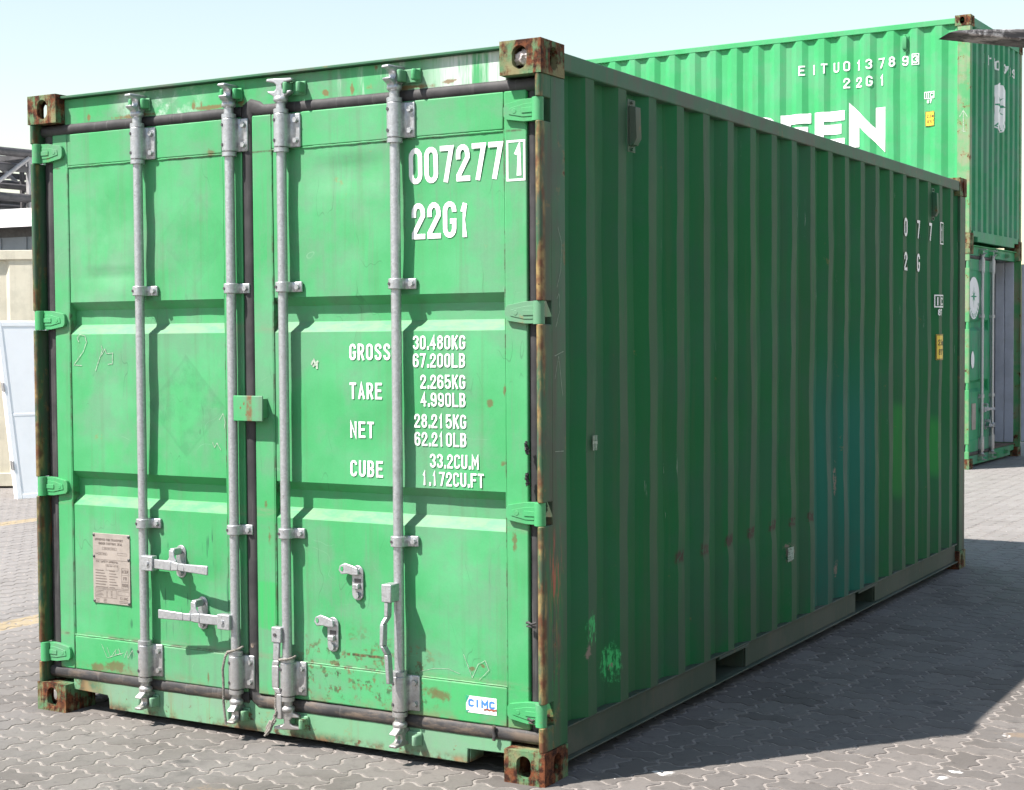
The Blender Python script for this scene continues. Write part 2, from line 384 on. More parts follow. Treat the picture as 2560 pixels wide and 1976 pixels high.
def mk_casting():
    N = NT('rusty corner casting'); X, Y, Z = N.sep()
    n = N.noise(7.5, 7, .66); n2 = N.noise(1, 6, .7, v=N.mp((22, 22, 4)))
    g = N.mix(N.ss(N.noise(9, 4), .4, .6), (.090, .19, .095), (.21, .19, .10))
    col = N.mix(N.ss(N.m('ADD', N.m('MULTIPLY', n, .6), N.m('MULTIPLY', n2, .4)), .452, .525), g, rust_col(N))
    col = N.mix(N.mul(N.ss(N.noise(42, 5, .7), .60, .66), .7), col, (.045, .017, .010))
    h = N.noise(34, 6, .8)
    return N.fin(col, .85, N.bump(h, .9, .006), 0, .2)
M['casting'] = mk_casting()

def mk_galv(name='galvanised steel', tone=(.36, .365, .38), low=.50):
    N = NT(name); X, Y, Z = N.sep()
    v = N.voro(130, out='Color'); vv = N.sep(v)[0]
    n = N.noise(16, 7, .68); n2 = N.noise(60, 4, .7)
    col = N.mix(N.m('MULTIPLY', vv, .42), tone, (.58, .59, .62))
    col = N.mix(N.m('MULTIPLY', N.ss(n, .52, .74), .35), col, (.16, .157, .16))
    col = N.mix(N.mul(N.ss(N.m('ADD', Z, N.m('MULTIPLY', n, .35)), low+.15, .18), .55), col, (.34, .29, .255))
    col = N.mix(N.mul(N.ss(n2, .62, .68), .45), col, (.12, .105, .095))
    return N.fin(col, N.m('ADD', .30, N.m('MULTIPLY', n, .30)), N.bump(N.m('ADD', n2, n), .30, .002), .65, .5)
M['galv'] = mk_galv()
M['bolt'] = NT('dark bolt steel').fin((.10, .095, .10), .5, None, .6)

def mk_rubber():
    N = NT('weathered black rubber'); X, Y, Z = N.sep()
    n = N.noise(8, 6, .65); st = N.noise(1, 5, .6, v=N.mp((60, 6, 2.5)))
    col = N.mix(N.ss(n, .35, .65), (.030, .029, .031), (.052, .049, .051))
    col = N.mix(N.m('MULTIPLY', N.ss(st, .56, .70), .35), col, (.14, .135, .135))
    low = N.mul(N.ss(Z, .33, .16), N.ss(N.noise(1, 6, .7, v=N.mp((7, 7, 26))), .42, .66))
    col = N.mix(N.m('MULTIPLY', low, .8), col, (.150, .112, .086))
    fl = N.mul(N.win(X, 1.08, 1.18, .02), N.ss(Z, .42, .34), N.ss(N.voro(28, feat='F1'), .42, .36), N.ss(N.noise(9, 3), .42, .55))
    col = N.mix(fl, col, (.36, .27, .21))
    return N.fin(col, .62, N.bump(N.m('ADD', N.noise(40, 4), st), .3, .003), 0, .3)
M['rubber'] = mk_rubber()

def plain(name, c, rough=.55, var=.25, sc=20, metal=0, bump=.15):
    N = NT(name); n = N.noise(sc, 6, .65)
    d = tuple(q*(1-var) for q in c)
    return N.fin(N.mix(N.ss(n, .35, .68), c, d), rough, N.bump(N.noise(sc*4, 4), bump, .002), metal)

def mk_letter(name='white lettering paint', c=(.83, .84, .83), wear=.70, base=(.10, .33, .17)):
    N = NT(name); n = N.noise(34, 7, .74)
    col = N.mix(N.ss(N.noise(3, 3), .4, .7), c, tuple(q*.93 for q in c))
    return N.fin(N.mix(N.ss(n, wear, wear+.02), col, base), .5)
M['letter'] = mk_letter()
M['letter_worn'] = mk_letter('worn white lettering paint', wear=.635, base=(.05, .33, .12))
M['chalk'] = plain('pale chalk', (.40, .48, .39), .9, .5, 90)
M['black'] = plain('black print', (.035, .03, .03), .6, .3)
M['plate'] = plain('dull metal data plate', (.34, .295, .265), .5, .22, 14, .1)
M['plate_print'] = plain('dark plate print', (.16, .125, .11), .6, .3)
M['sticker'] = plain('white vinyl sticker', (.80, .81, .82), .45, .06)
M['blue'] = plain('blue print', (.055, .19, .60), .45, .1)
M['redp'] = plain('red brown scuff', (.33, .09, .045), .7, .4, 60)
M['yellow'] = plain('yellow sticker vinyl', (.80, .55, .05), .45, .08)
M['starg'] = plain('green print', (.02, .27, .15), .5, .12)
M['dark'] = plain('dark steel', (.06, .058, .058), .6, .4)
M['white'] = plain('white panel coating', (.86, .87, .89), .4, .05, 3)
M['interior'] = plain('pale blue grey interior paint', (.47, .50, .60), .55, .18, 4)
M['floor'] = plain('worn plywood floor', (.20, .14, .10), .7, .4, 8)
M['greywall'] = plain('grey cladding', (.22, .245, .27), .6, .15, 3)
M['trim'] = plain('white roof trim', (.74, .73, .74), .6, .25, 5)
M['truss'] = plain('grey painted steel', (.085, .080, .083), .6, .4, 6)
M['brace'] = plain('pale grey painted steel', (.36, .35, .35), .5, .3, 6)
M['rope'] = plain('grey rope fibre', (.26, .235, .21), .9, .5, 70, 0, .5)
M['bag'] = plain('crumpled plastic film', (.55, .49, .48), .35, .3, 30)
M['forkl'] = plain('forklift yellow paint', (.62, .33, .03), .45, .2, 5)
M['tyre'] = plain('tyre rubber', (.03, .03, .03), .8, .3, 30)

def mk_fork():
    N = NT('worn fork steel')
    n = N.noise(1, 7, .72, v=N.mp((5, 5, 60))); n2 = N.noise(7, 7, .7)
    col = N.mix(N.ss(n, .46, .58), (.035, .032, .034), (.17, .155, .155))
    col = N.mix(N.mul(N.ss(n2, .52, .60), N.ss(n, .40, .55)), col, (.55, .53, .53))
    return N.fin(col, .5, N.bump(n, .5, .003), .3)
M['fork'] = mk_fork()

# ------------------------------------------------------------------ ground
def mk_paver(name, geo=True):
    N = NT(name)
    ge = N.t.nodes.new('ShaderNodeNewGeometry'); pos = ge.outputs['Position']; N._c = pos
    X, Y, Z = N.sep()
    oi = N.t.nodes.new('ShaderNodeObjectInfo').outputs['Random']
    rv = N.m('FRACT', N.m('ADD', N.m('MULTIPLY', ge.outputs['Random Per Island'], 1.0), oi)) if geo else N.voro(6.2, out='Distance')
    n1 = N.noise(1.1, 5, .6); n2 = N.noise(16, 7, .7); n3 = N.noise(90, 4, .7)
    col = N.mix(N.ss(rv, 0, 1), (.104, .094, .088), (.155, .141, .133))
    col = N.mix(N.mul(N.ss(n1, .42, .66), .7), col, (.150, .140, .136))
    col = N.mix(N.mul(N.ss(n2, .50, .68), .50), col, (.075, .070, .068))
    col = N.mix(.45, col, N.mix(n3, (.25, .25, .25), (.78, .76, .74)), 'OVERLAY')
    st = N.mul(N.ss(N.noise(1, 4, .6, v=N.mp((11, 16, 1))), .63, .70), .55)
    col = N.mix(st, col, (.06, .055, .055))
    wsp = N.ss(N.noise(21, 3, .5, v=N.mp(loc=(5, 2, 0))), .735, .75)
    col = N.mix(wsp, col, (.60, .58, .56))
    # far and left yard paler: sand dust plus glare put into the colour
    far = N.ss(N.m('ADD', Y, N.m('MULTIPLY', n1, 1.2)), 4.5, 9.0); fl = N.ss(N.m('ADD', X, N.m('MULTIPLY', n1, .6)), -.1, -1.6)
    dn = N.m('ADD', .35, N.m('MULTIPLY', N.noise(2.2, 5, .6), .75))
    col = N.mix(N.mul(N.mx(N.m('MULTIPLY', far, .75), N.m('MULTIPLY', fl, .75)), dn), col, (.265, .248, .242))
    # painted yellow lines and odd paint drips
    wr = N.ss(N.noise(22, 6, .7), .30, .52)
    Xd = N.m('ADD', X, N.m('MULTIPLY', N.m('SUBTRACT', n2, .5), .03))
    yl = N.mx(N.win(Xd, -1.73, -1.52, .006), N.win(Xd, -5.42, -5.22, .006))
    col = N.mix(N.mul(yl, wr, .45), col, (.42, .30, .12))
    bs = N.mx(spots(N, [(2.83, .11, (.12, .020)), (3.18, -.03, (.05, .018)), (3.22, .32, (.06, .03))], X, Y), 0)
    col = N.mix(N.m('MULTIPLY', bs, .8), col, (.06, .30, .42))
    rs = N.mul(spots(N, [(3.0, -.05, (.13, .10)), (1.55, -.60, (.20, .08)), (3.75, 1.55, (.12, .05))], X, Y), .35)
    col = N.mix(rs, col, (.30, .20, .11))
    tw = N.m('ADD', N.m('ADD', N.m('MULTIPLY', X, .92), N.m('MULTIPLY', Y, .39)), N.m('MULTIPLY', N.noise(.5, 2), .9))
    tm = N.mul(N.mx(N.win(tw, 1.30, 1.48, .05), N.win(tw, 4.72, 4.92, .06), N.win(tw, -.62, -.42, .05)), N.ss(N.noise(12, 5, .7), .34, .60), .28)
    col = N.mix(tm, col, (.045, .042, .041))
    ws = spots(N, [(3.62, .90, (.035, .02)), (3.60, .80, (.02, .03)), (2.72, .38, (.05, .04)), (3.66, 1.52, (.02, .018)), (1.95, -.75, (.03, .02))], X, Y)
    col = N.mix(N.m('MULTIPLY', ws, .9), col, (.66, .64, .62))
    ol = spots(N, [(3.30, 1.95, (.10, .05)), (1.1, -.35, (.05, .03)), (.2, -.5, (.08, .04)), (3.5, 2.9, (.12, .06))], X, Y)
    col = N.mix(N.m('MULTIPLY', ol, .6), col, (.045, .042, .042))
    return N.fin(col, .80, N.bump(N.noise(45, 4, .75), .5, .003), 0, .30)
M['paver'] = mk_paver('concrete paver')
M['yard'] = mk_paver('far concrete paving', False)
def mk_sand():
    N = NT('joint sand'); n = N.noise(25, 6, .7); n2 = N.noise(3, 4)
    col = N.mix(N.ss(n, .35, .65), (.19, .170, .157), (.315, .283, .265))
    col = N.mix(N.mul(N.ss(n, .58, .70), N.ss(n2, .4, .6), .8), col, (.10, .085, .075))
    return N.fin(col, .95, N.bump(N.noise(120, 4), .8, .006), 0, .1)
M['sand'] = mk_sand()

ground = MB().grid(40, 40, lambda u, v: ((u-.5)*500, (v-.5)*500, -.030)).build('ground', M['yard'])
tag(ground, kind='structure')

PIT = .2270; GX, GY = 1.735, -.175; AMP = .0135
PX0, PX1, PY0, PY1 = -46, 26, -12, 72
def inreg(x, y):
    # the yard the photograph sees, with a margin
    if x > 7.0 - .20*(y+5) + 2.0 and y > -2: return False
    if .35 < x < 2.1 and .45 < y < 5.7: return False
    dx, dy = x-CAM_P.x, y-CAM_P.y
    f_ = dx*fw.x+dy*fw.y; r_ = dx*rt.x+dy*rt.y
    if f_ < 2.2: return False
    t = r_/f_
    return -.52 < t < .55
pave = MB().grid(2, 2, lambda u, v: (GX+PIT*(PX0+u*(PX1-PX0)), GY+PIT*(PY0+v*(PY1-PY0)), -.0021)).build('pavement', M['sand'])
tag(pave, kind='structure')

def sv(t):
    t = (t/(PIT/2)) % 1.0
    ks = ((0, 0), (.18, 1), (.34, 1), (.66, -1), (.82, -1), (1, 0))
    for (a, p), (b, q) in zip(ks, ks[1:]):
        if t <= b+1e-9: return p+(q-p)*(t-a)/(b-a)
    return 0
BR = (0, .18, .34, .66, .82)
def outline(w, h):
    """paver outline with zigzag sides, corner at 0,0, counter-clockwise"""
    H = PIT/2; pts = []
    def side(n): return [(k+b)*H for k in range(n) for b in BR]
    nx, ny = round(w/H), round(h/H)
    pts += [(t, AMP*sv(t)) for t in side(nx)]
    pts += [(w-AMP*sv(t), t) for t in side(ny)]
    pts += [(w-t, h+AMP*sv(w-t)) for t in side(nx)]
    pts += [(-AMP*sv(h-t), h-t) for t in side(ny)]
    return pts
def offset(p, d):
    n = len(p); r = []
    for i in range(n):
        a, b, c = Vector(p[i-1]), Vector(p[i]), Vector(p[(i+1) % n])
        e0 = (b-a).normalized(); e1 = (c-b).normalized()
        n0 = Vector((-e0.y, e0.x)); n1 = Vector((-e1.y, e1.x)); mm = (n0+n1)
        mm = mm/max(.6, mm.dot(n0)) if mm.length > 1e-6 else n0
        r.append(b+mm*d)
    return r
def paver_vf(w, h, gap, rr):
    o = outline(w, h); a = offset(o, gap); b = offset(o, gap+.0030)
    cx, cy = w/2, h/2; n = len(o)
    v = [(p.x-cx, p.y-cy, -.012) for p in a]+[(p.x-cx, p.y-cy, -.0013) for p in a]+[(p.x-cx, p.y-cy, 0) for p in b]
    f = [tuple(range(2*n, 3*n))]+[(k*n+i, k*n+(i+1) % n, (k+1)*n+(i+1) % n, (k+1)*n+i) for k in (0, 1) for i in range(n)]
    return v, f
KIND = {'h': paver_vf(PIT, PIT/2, .0058, 0), 'v': paver_vf(PIT/2, PIT, .0058, 0)}
cells = []
for i in range(PX0, PX1):
    for j in range(PY0, PY1):
        x, y = GX+i*PIT, GY+j*PIT
        if not inreg(x+PIT/2, y+PIT/2): continue
        if (i+j) % 2:
            cells += [('v', x+PIT*.25, y+PIT/2), ('v', x+PIT*.75, y+PIT/2)]
        else:
            cells += [('h', x+PIT/2, y+PIT*.25), ('h', x+PIT/2, y+PIT*.75)]
def seen(c):
    d = Vector((c[1], c[2], 0))-CAM_P; f_ = d.dot(fw); X_, Y_ = d.dot(rt)/f_, d.dot(up)/f_
    px = 1141+3989.6*X_; py = 992-3989.6*Y_
    if not (-60 < px < 2620 and py < 2010): return 1e9
    if -.05 < c[1] < 2.44 and .02 < c[2] < 6: return 1e9
    return f_
cells.sort(key=seen)
tilt = lambda: (rnd.gauss(0, .0025), rnd.gauss(0, .0025), rnd.gauss(0, .004))
pm = {}
for k, (v, f) in KIND.items():
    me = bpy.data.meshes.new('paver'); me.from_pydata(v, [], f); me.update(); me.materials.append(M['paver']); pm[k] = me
for k, x, y in cells[:300]:
    o = bpy.data.objects.new('paver', pm[k]); COL.objects.link(o); o.parent = pave
    o.location = (x, y, abs(rnd.gauss(0, .0006))); o.rotation_euler = tilt()
V, F = [], []
for k, x, y in cells[300:]:
    v, f = KIND[k]; n = len(V); a, b, c = tilt(); dz = abs(rnd.gauss(0, .0006))
    V += [(x+p-c*q, y+q+c*p, r+dz+a*q-b*p) for p, q, r in v]
    F += [tuple(n+t for t in g) for g in f]
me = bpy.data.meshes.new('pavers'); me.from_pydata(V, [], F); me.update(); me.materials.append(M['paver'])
o = bpy.data.objects.new('pavers', me); COL.objects.link(o); o.parent = pave; o['kind'] = 'stuff'

# ------------------------------------------------------------------ lettering strokes
def arc(cx, cy, rx, ry, a0, a1, n=7):
    return [(cx+rx*math.cos(RAD(a0+(a1-a0)*i/n)), cy+ry*math.sin(RAD(a0+(a1-a0)*i/n))) for i in range(n+1)]
r_ = .21
O_ = arc(.5, 1-r_, .5, r_, 180, 0)+arc(.5, r_, .5, r_, 0, -180); O_ = O_+[O_[0]]
GL = {
 '0': [O_], 'O': [O_], 'Q': [O_],
 '1': [[(.12, .80), (.52, 1), (.52, 0)]],
 '2': [[(0, .70)]+arc(.5, .77, .5, .23, 180, 0)+[(1, .66), (0, .10), (0, 0), (1, 0)]],
 '3': [[(0, .74)]+arc(.5, .79, .5, .21, 170, 0)+arc(.5, .73, .5, .20, 0, -90, 4), arc(.5, .32, .5, .21, 90, 0, 4)+arc(.5, .21, .5, .21, 0, -170)+[(0, .26)]],
 '4': [[(.74, 0), (.74, 1), (0, .30), (1, .30)]],
 '5': [[(.95, 1), (.06, 1), (.03, .52)]+arc(.5, .42, .5, .21, 120, 0, 5)+arc(.5, .21, .5, .21, 0, -165)+[(0, .25)]],
 '6': [[(1, .74)]+arc(.5, 1-r_, .5, r_, 10, 180)+arc(.5, r_, .5, r_, 180, 360)+arc(.5, .36, .5, r_, 0, 160)],
 '7': [[(0, 1), (1, 1), (.36, 0)]],
 '8': [arc(.5, .78, .46, .22, 270, -90, 12), arc(.5, .28, .5, .28, 90, -270, 12)],
 '9': [[(0, .26)]+arc(.5, r_, .5, r_, 190, 360)+arc(.5, 1-r_, .5, r_, 0, 180)+arc(.5, .64, .5, r_, 180, 340)],
 'A': [[(0, 0), (.5, 1), (1, 0)], [(.2, .27), (.8, .27)]],
 'B': [[(.62, .52), (0, .52), (0, 1), (.55, 1)]+arc(.55, .76, .40, .24, 90, -90, 6), [(0, .52), (0, 0), (.55, 0)]+arc(.55, .26, .45, .26, -90, 90, 6)],
 'C': [[(1, .75)]+arc(.5, 1-r_, .5, r_, 0, 180)+arc(.5, r_, .5, r_, 180, 360)+[(1, .25)]],
 'D': [[(0, 0), (0, 1), (.5, 1)]+arc(.5, .5, .5, .5, 90, -90, 8)+[(0, 0)]],
 'E': [[(1, 1), (0, 1), (0, 0), (1, 0)], [(0, .52), (.85, .52)]],
 'F': [[(1, 1), (0, 1), (0, 0)], [(0, .52), (.8, .52)]],
 'G': [[(1, .74)]+arc(.5, 1-r_, .5, r_, 0, 180)+arc(.5, r_, .5, r_, 180, 360)+[(1, .45), (.55, .45)]],
 'H': [[(0, 0), (0, 1)], [(1, 0), (1, 1)], [(0, .52), (1, .52)]],
 'I': [[(.5, 0), (.5, 1)]], 'i': [[(.5, 0), (.5, .68)], [(.5, .85), (.5, 1)]],
 'K': [[(0, 0), (0, 1)], [(1, 1), (.08, .42)], [(.34, .56), (1, 0)]],
 'L': [[(0, 1), (0, 0), (1, 0)]],
 'M': [[(0, 0), (0, 1), (.5, .38), (1, 1), (1, 0)]],
 'N': [[(0, 0), (0, 1), (1, 0), (1, 1)]],
 'P': [[(0, 0), (0, 1), (.55, 1)]+arc(.55, .74, .45, .26, 90, -90, 6)+[(0, .48)]],
 'R': [[(0, 0), (0, 1), (.55, 1)]+arc(.55, .74, .45, .26, 90, -90, 6)+[(0, .48)], [(.5, .48), (1, 0)]],
 'S': [[(1, .74)]+arc(.5, .79, .5, .21, 10, 180)+[(.06, .66), (.94, .36)]+arc(.5, .21, .5, .21, 0, -170)+[(0, .26)]],
 'T': [[(0, 1), (1, 1)], [(.5, 1), (.5, 0)]],
 'U': [[(0, 1)]+arc(.5, r_, .5, r_, 180, 360)+[(1, 1)]],
 'V': [[(0, 1), (.5, 0), (1, 1)]], 'W': [[(0, 1), (.25, 0), (.5, .7), (.75, 0), (1, 1)]], 'Y': [[(0, 1), (.5, .45), (1, 1)], [(.5, .45), (.5, 0)]],
 'X': [[(0, 0), (1, 1)], [(0, 1), (1, 0)]], '.': [[(.5, -.02), (.5, .10)]], "'": [[(.5, .75), (.5, 1)]], '"': [[(.3, .75), (.3, 1)], [(.7, .75), (.7, 1)]], 'm': [[(0, 0), (0, .66), (.5, .66), (.5, 0)], [(.5, .66), (1, .66), (1, 0)]], '-': [[(.1, .5), (.9, .5)]], '/': [[(0, 0), (1, 1)]],
}
def ribbon(path, t, lift, out):
    closed = (Vector(path[0])-Vector(path[-1])).length < 1e-6
    p = [Vector(q) for q in path]
    q = [p[0]]
    for a in p[1:]:
        if (a-q[-1]).length > 1e-6: q.append(a)
    p = q
    if closed: p = p[:-1] if (p[0]-p[-1]).length < 1e-6 else p
    N = len(p); L, Rr = [], []
    for i in range(N):
        d0 = (p[i]-p[i-1]).normalized() if (i or closed) else None
        d1 = (p[(i+1) % N]-p[i]).normalized() if (i < N-1 or closed) else None
        if d0 is None: nn = Vector((-d1.y, d1.x)); k = 1
        elif d1 is None: nn = Vector((-d0.y, d0.x)); k = 1
        else:
            n0 = Vector((-d0.y, d0.x)); n1 = Vector((-d1.y, d1.x)); nn = n0+n1
            if nn.length < .3: nn = n0
            nn.normalize(); k = 1/max(.38, nn.dot(n0))
        L.append(p[i]+nn*(t/2*k)); Rr.append(p[i]-nn*(t/2*k))
    R_ = range(N if closed else N-1)
    for i in R_:
        j = (i+1) % N
        out.append(([(*Rr[i], lift), (*Rr[j], lift), (*L[j], lift), (*L[i], lift)]))
def text2d(s, u, v, H, W=None, pitch=None, t=None, out=None, groups=None):
    """strokes of a line of text, lower left at (u, v), cap height H"""
    out = [] if out is None else out; W = W or H*.45; pitch = pitch or W*1.28; t = t or H*.155
    x = u; k = 0
    for ch in s:
        if ch == ' ': x += pitch*.6; continue
        i0 = len(out)
        w = W; adv = pitch
        if ch in ".'": w = t*1.2; adv = pitch*.42
        x0 = x
        if ch in '1I': w = W*.62; x0 = x+(W-w)*.35
        if ch == 'M': w = W*1.2; adv = pitch*1.2
        for path in GL.get(ch, []):
            k += 1
            pts = [(x0+t/2+a*(w-t), v+t/2+b*(H-t)) for a, b in path]
            if len(pts) == 2:   # square the ends out to the cap height
                pass
            ends = [Vector(pts[0]), Vector(pts[-1])]
            if (ends[0]-ends[1]).length > 1e-6 and ch not in 'CGS3569':
                a0, b0 = Vector(pts[1]), Vector(pts[-2])
                pts = [tuple(ends[0]+(ends[0]-a0).normalized()*t*.5)]+pts[1:-1]+[tuple(ends[1]+(ends[1]-b0).normalized()*t*.5)]
            ribbon(pts, t, (k % 3)*.00007+(len(s) % 2)*.00002, out)
        x += adv
        if groups is not None: groups.append(out[i0:])
    return out
def textw(s, H, W=None, pitch=None):
    o = text2d(s, 0, 0, H, W, pitch); return max(p[0] for q in o for p in q)
def rect2d(u0, u1, v0, v1, lift, out): out.append([(u0, v0, lift), (u1, v0, lift), (u1, v1, lift), (u0, v1, lift)]); return out
def frame2d(u0, u1, v0, v1, t, lift, out): ribbon([(u0+t/2, v0+t/2), (u1-t/2, v0+t/2), (u1-t/2, v1-t/2), (u0+t/2, v1-t/2), (u0+t/2, v0+t/2)], t, lift, out); return out
def decal(name, polys, fn, mat, parent, cuts=None, label=None):
    """flat painted shapes laid on a surface; fn(u, v, lift) -> point; cuts: u values where the surface folds"""
    bm = bmesh.new()
    for q in polys:
        vs_ = [bm.verts.new(p) for p in q]
        try: bm.faces.new(vs_)
        except ValueError: pass
    if cuts:
        for c in cuts:
            g = bm.verts[:]+bm.edges[:]+bm.faces[:]
            bmesh.ops.bisect_plane(bm, geom=g, dist=1e-6, plane_co=(c, 0, 0), plane_no=(1, 0, 0))
    for v in bm.verts: v.co = fn(*v.co)
    me = bpy.data.meshes.new(name); bm.to_mesh(me); bm.free(); me.materials.append(mat)
    o = bpy.data.objects.new(name, me); COL.objects.link(o)
    if parent: o.parent = parent
    if label: o['label'] = label
    return o

# ------------------------------------------------------------------ the freight container
LX, LY, LZ = 2.438, 6.058, 2.591
CP = .2788                                   # corrugation pitch of the side walls
def gside(y):                                # 0 = outer flat, .036 = inner flat
    t = (y-.638) % CP
    if t < .072: return 0
    if t < .140: return .036*(t-.072)/.068
    if t < .212: return .036
    return .036*(CP-t)/(CP-.212)
def side_breaks(y0, y1):
    b = [y0]; k = math.floor((y0-.638)/CP)-1
    while .638+k*CP < y1+CP:
        for t in (0, .072, .140, .212):
            q = .638+k*CP+t
            if y0+.003 < q < y1-.003: b.append(q)
        k += 1
    return sorted(b)+[y1]
EP = .2436
def gend(x):
    t = (x-.115) % EP
    if t < .100: return 0
    if t < .128: return .045*(t-.100)/.028
    if t < .216: return .045
    return .045*(EP-t)/(EP-.216)
def end_breaks():
    b = [.09]; 
    for k in range(-1, 12):
        for t in (0, .100, .128, .216):
            q = .115+k*EP+t
            if .093 < q < 2.345: b.append(q)
    return sorted(b)+[2.348]

def casting_mb(sx, sy, sz):
    """hollow ISO corner fitting; front and side faces pierced"""
    w, d, h = .162, .178, .118; T = .026
    b = MB()
    def holed(P, rect, hole, depth):
        (u0, u1, v0, v1) = rect; cu, cv, ru, rv = hole; n = 24
        inn, out = [], []
        for i in range(n):
            a = 2*math.pi*(i+.5)/n; c, s = math.cos(a), math.sin(a)
            straight = rv-ru
            iu, iv = cu+ru*c, cv+ru*s+(straight if s > 0 else -straight)
            k = min((u1-cu)/c if c > 1e-6 else 1e9, (u0-cu)/c if c < -1e-6 else 1e9, (v1-cv)/s if s > 1e-6 else 1e9, (v0-cv)/s if s < -1e-6 else 1e9)
            out.append([cu+k*c, cv+k*s]); inn.append((iu, iv))
        for (pu, pv) in ((u0, v0), (u1, v0), (u1, v1), (u0, v1)):
            j = min(range(n), key=lambda q: (out[q][0]-pu)**2+(out[q][1]-pv)**2); out[j] = [pu, pv]
        vs_ = [P(*p, 0) for p in out]+[P(*p, 0) for p in inn]+[P(*p, depth) for p in inn]
        b.add(vs_, [(i, (i+1) % n, n+(i+1) % n, n+i) for i in range(n)]+[(n+i, n+(i+1) % n, 2*n+(i+1) % n, 2*n+i) for i in range(n)])
        out2 = []
        for p in out: out2.append((min(max(p[0], u0+T), u1-T), min(max(p[1], v0+T*.7), v1-T*.7)))
        b.add([P(*p, depth) for p in inn]+[P(*p, depth) for p in out2], [(i, n+i, n+(i+1) % n, (i+1) % n) for i in range(n)])
    holed(lambda u, v, t: (u, t, v), (0, w, 0, h), (.084, .060, .0290, .0405), T)
    holed(lambda u, v, t: (t, u, v), (0, d, 0, h), (.097, .060, .0285, .0405), T)
    b.add([(w, 0, 0), (w, d, 0), (w, d, h), (w, 0, h), (0, d, 0), (0, d, h), (0, 0, 0), (0, 0, h)],
          [(0, 1, 2, 3), (1, 4, 5, 2), (6, 4, 1, 0), (7, 3, 2, 5)])
    q = T*.7
    b.add([(w-T, T, q), (w-T, d-T, q), (w-T, d-T, h-q), (w-T, T, h-q), (T, d-T, q), (T, d-T, h-q), (T, T, q), (T, T, h-q)],
          [(0, 3, 2, 1), (1, 2, 5, 4), (6, 0, 1, 4), (7, 5, 2, 3)])
    mt = Matrix.Translation((LX if sx else 0, LY if sy else 0, LZ if sz else 0)) @ Matrix.Diagonal((-1 if sx else 1, -1 if sy else 1, -1 if sz else 1, 1))
    b.xf(mt)
    return b

def mirror_x(b, start=0):
    b.v = b.v[:start]+[(LX-x, y, z) for x, y, z in b.v[start:]]; return b

HZ = (2.352, 1.652, .951, .246)              # hinge heights
DOORY = .045                                  # outer face of the door frames
DL = (.094, 1.100); DR = (1.152, 2.356)       # leaf widths
REC = ((1.592, 1.726), (.878, 1.020))

def sheet_profile():
    """(z, y) profile of the pressed door sheet, bottom to top"""
    y0 = DOORY+.005; p = [(.325, y0)]
    for a, b in REC[::-1]:
        p += [(a, y0), (a+.040, y0+.036), (b-.034, y0+.036), (b, y0)]
    p.append((2.292, y0))
    out = []
    for (za, ya), (zb, yb) in zip(p, p[1:]):
        n = max(1, int((zb-za)/.022)) if abs(ya-yb) < 1e-6 else 2
        for i in range(n): out.append((za+(zb-za)*i/n, ya+(yb-ya)*i/n))
    return out+[p[-1]]

def dents(x, z, seed=0):
    d = .0050*fbm(x*2.3+seed, z*1.9, 3.1)+.0020*fbm(x*7+seed, z*6, 7.7)
    for cx, cz, rx, rz, a in ((.78, 1.30, .16, .16, .006), (.36, 2.02, .18, .14, .006), (1.97, 1.90, .15, .2, .003), (1.60, .55, .2, .2, .003)):
        d += a*math.exp(-((x-cx)/rx)**2-((z-cz)/rz)**2)
    d += .020*math.exp(-((x-1.60)/.15)**4-((z-2.225)/(.016 if z > 2.225 else .085))**2)   # buckle beside the number
    d += .008*math.exp(-((x-.40)/.15)**4-((z-1.842)/(.012 if z > 1.842 else .045))**2)    # crease on the left leaf
    return d

def door_leaf(root, x0, x1, hinge_left, mat, detail, xf=None, seed=0, inner=None):
    dz0, dz1 = .180, 2.428
    sl_, sr_ = (.084, .093) if hinge_left else (.094, .090)
    b = MB(); D = DOORY+.044
    b.box(x0, x0+sl_, DOORY, D, dz0, dz1).box(x1-sr_, x1, DOORY, D, dz0, dz1)
    b.box(x0+sl_, x1-sr_, DOORY+.0002, D-.0005, 2.292, dz1-.001).box(x0+sl_, x1-sr_, DOORY+.0002, D-.0005, dz0+.001, .325)
    if xf: b.xf(xf)
    leaf = b.build('door', mat, root, bevel=.006)
    prof = sheet_profile(); a, c = x0+sl_-.002, x1-sr_+.002; nu = 40 if detail else 6
    g = MB(); k = len(prof)-1
    def fn(u, v):
        z, y = prof[round(v*k)]; x = a+(c-a)*u
        e = min(1, 6*min(u, 1-u, v*1.5, (1-v)*1.5))
        return (x, y+(dents(x, z, seed)*e if detail else 0), z)
    g.grid(nu, k, fn)
    # closed ends of the pressings and a back sheet
    for za, zb in REC:
        for xx in (a+.001, c-.001):
            g.add([(xx, DOORY+.004, za), (xx, DOORY+.042, za+.040), (xx, DOORY+.042, zb-.034), (xx, DOORY+.004, zb)], [(0, 1, 2, 3)])
    if xf: g.xf(xf)
    p = g.build('door_panel', mat, leaf, smooth=28, fix=False)
    if inner:
        ib = MB().box(x0+.01, x1-.01, D+.001, D+.008, dz0+.01, dz1-.01)
        if xf: ib.xf(xf)
        ib.build('inner_lining', inner, leaf)
    if detail:
        # weld beads where the sheet meets the frame
        w = MB()
        for zz in (2.290, .327):
            w.tube([(a+(c-a)*i/60, DOORY+.0035, zz+.0015*fbm(i*.35, zz*9)) for i in range(61)], [.0035+.0012*fbm(i*.9, zz) for i in range(61)], 6)
        for xx in (x0+sl_, x1-sr_):
            w.tube([(xx+.0012*fbm(i*.3, xx*5), DOORY+.003, .325+1.967*i/50) for i in range(51)], .0028, 6)
        w.build('weld_bead', mat, leaf, smooth=50)
    return leaf

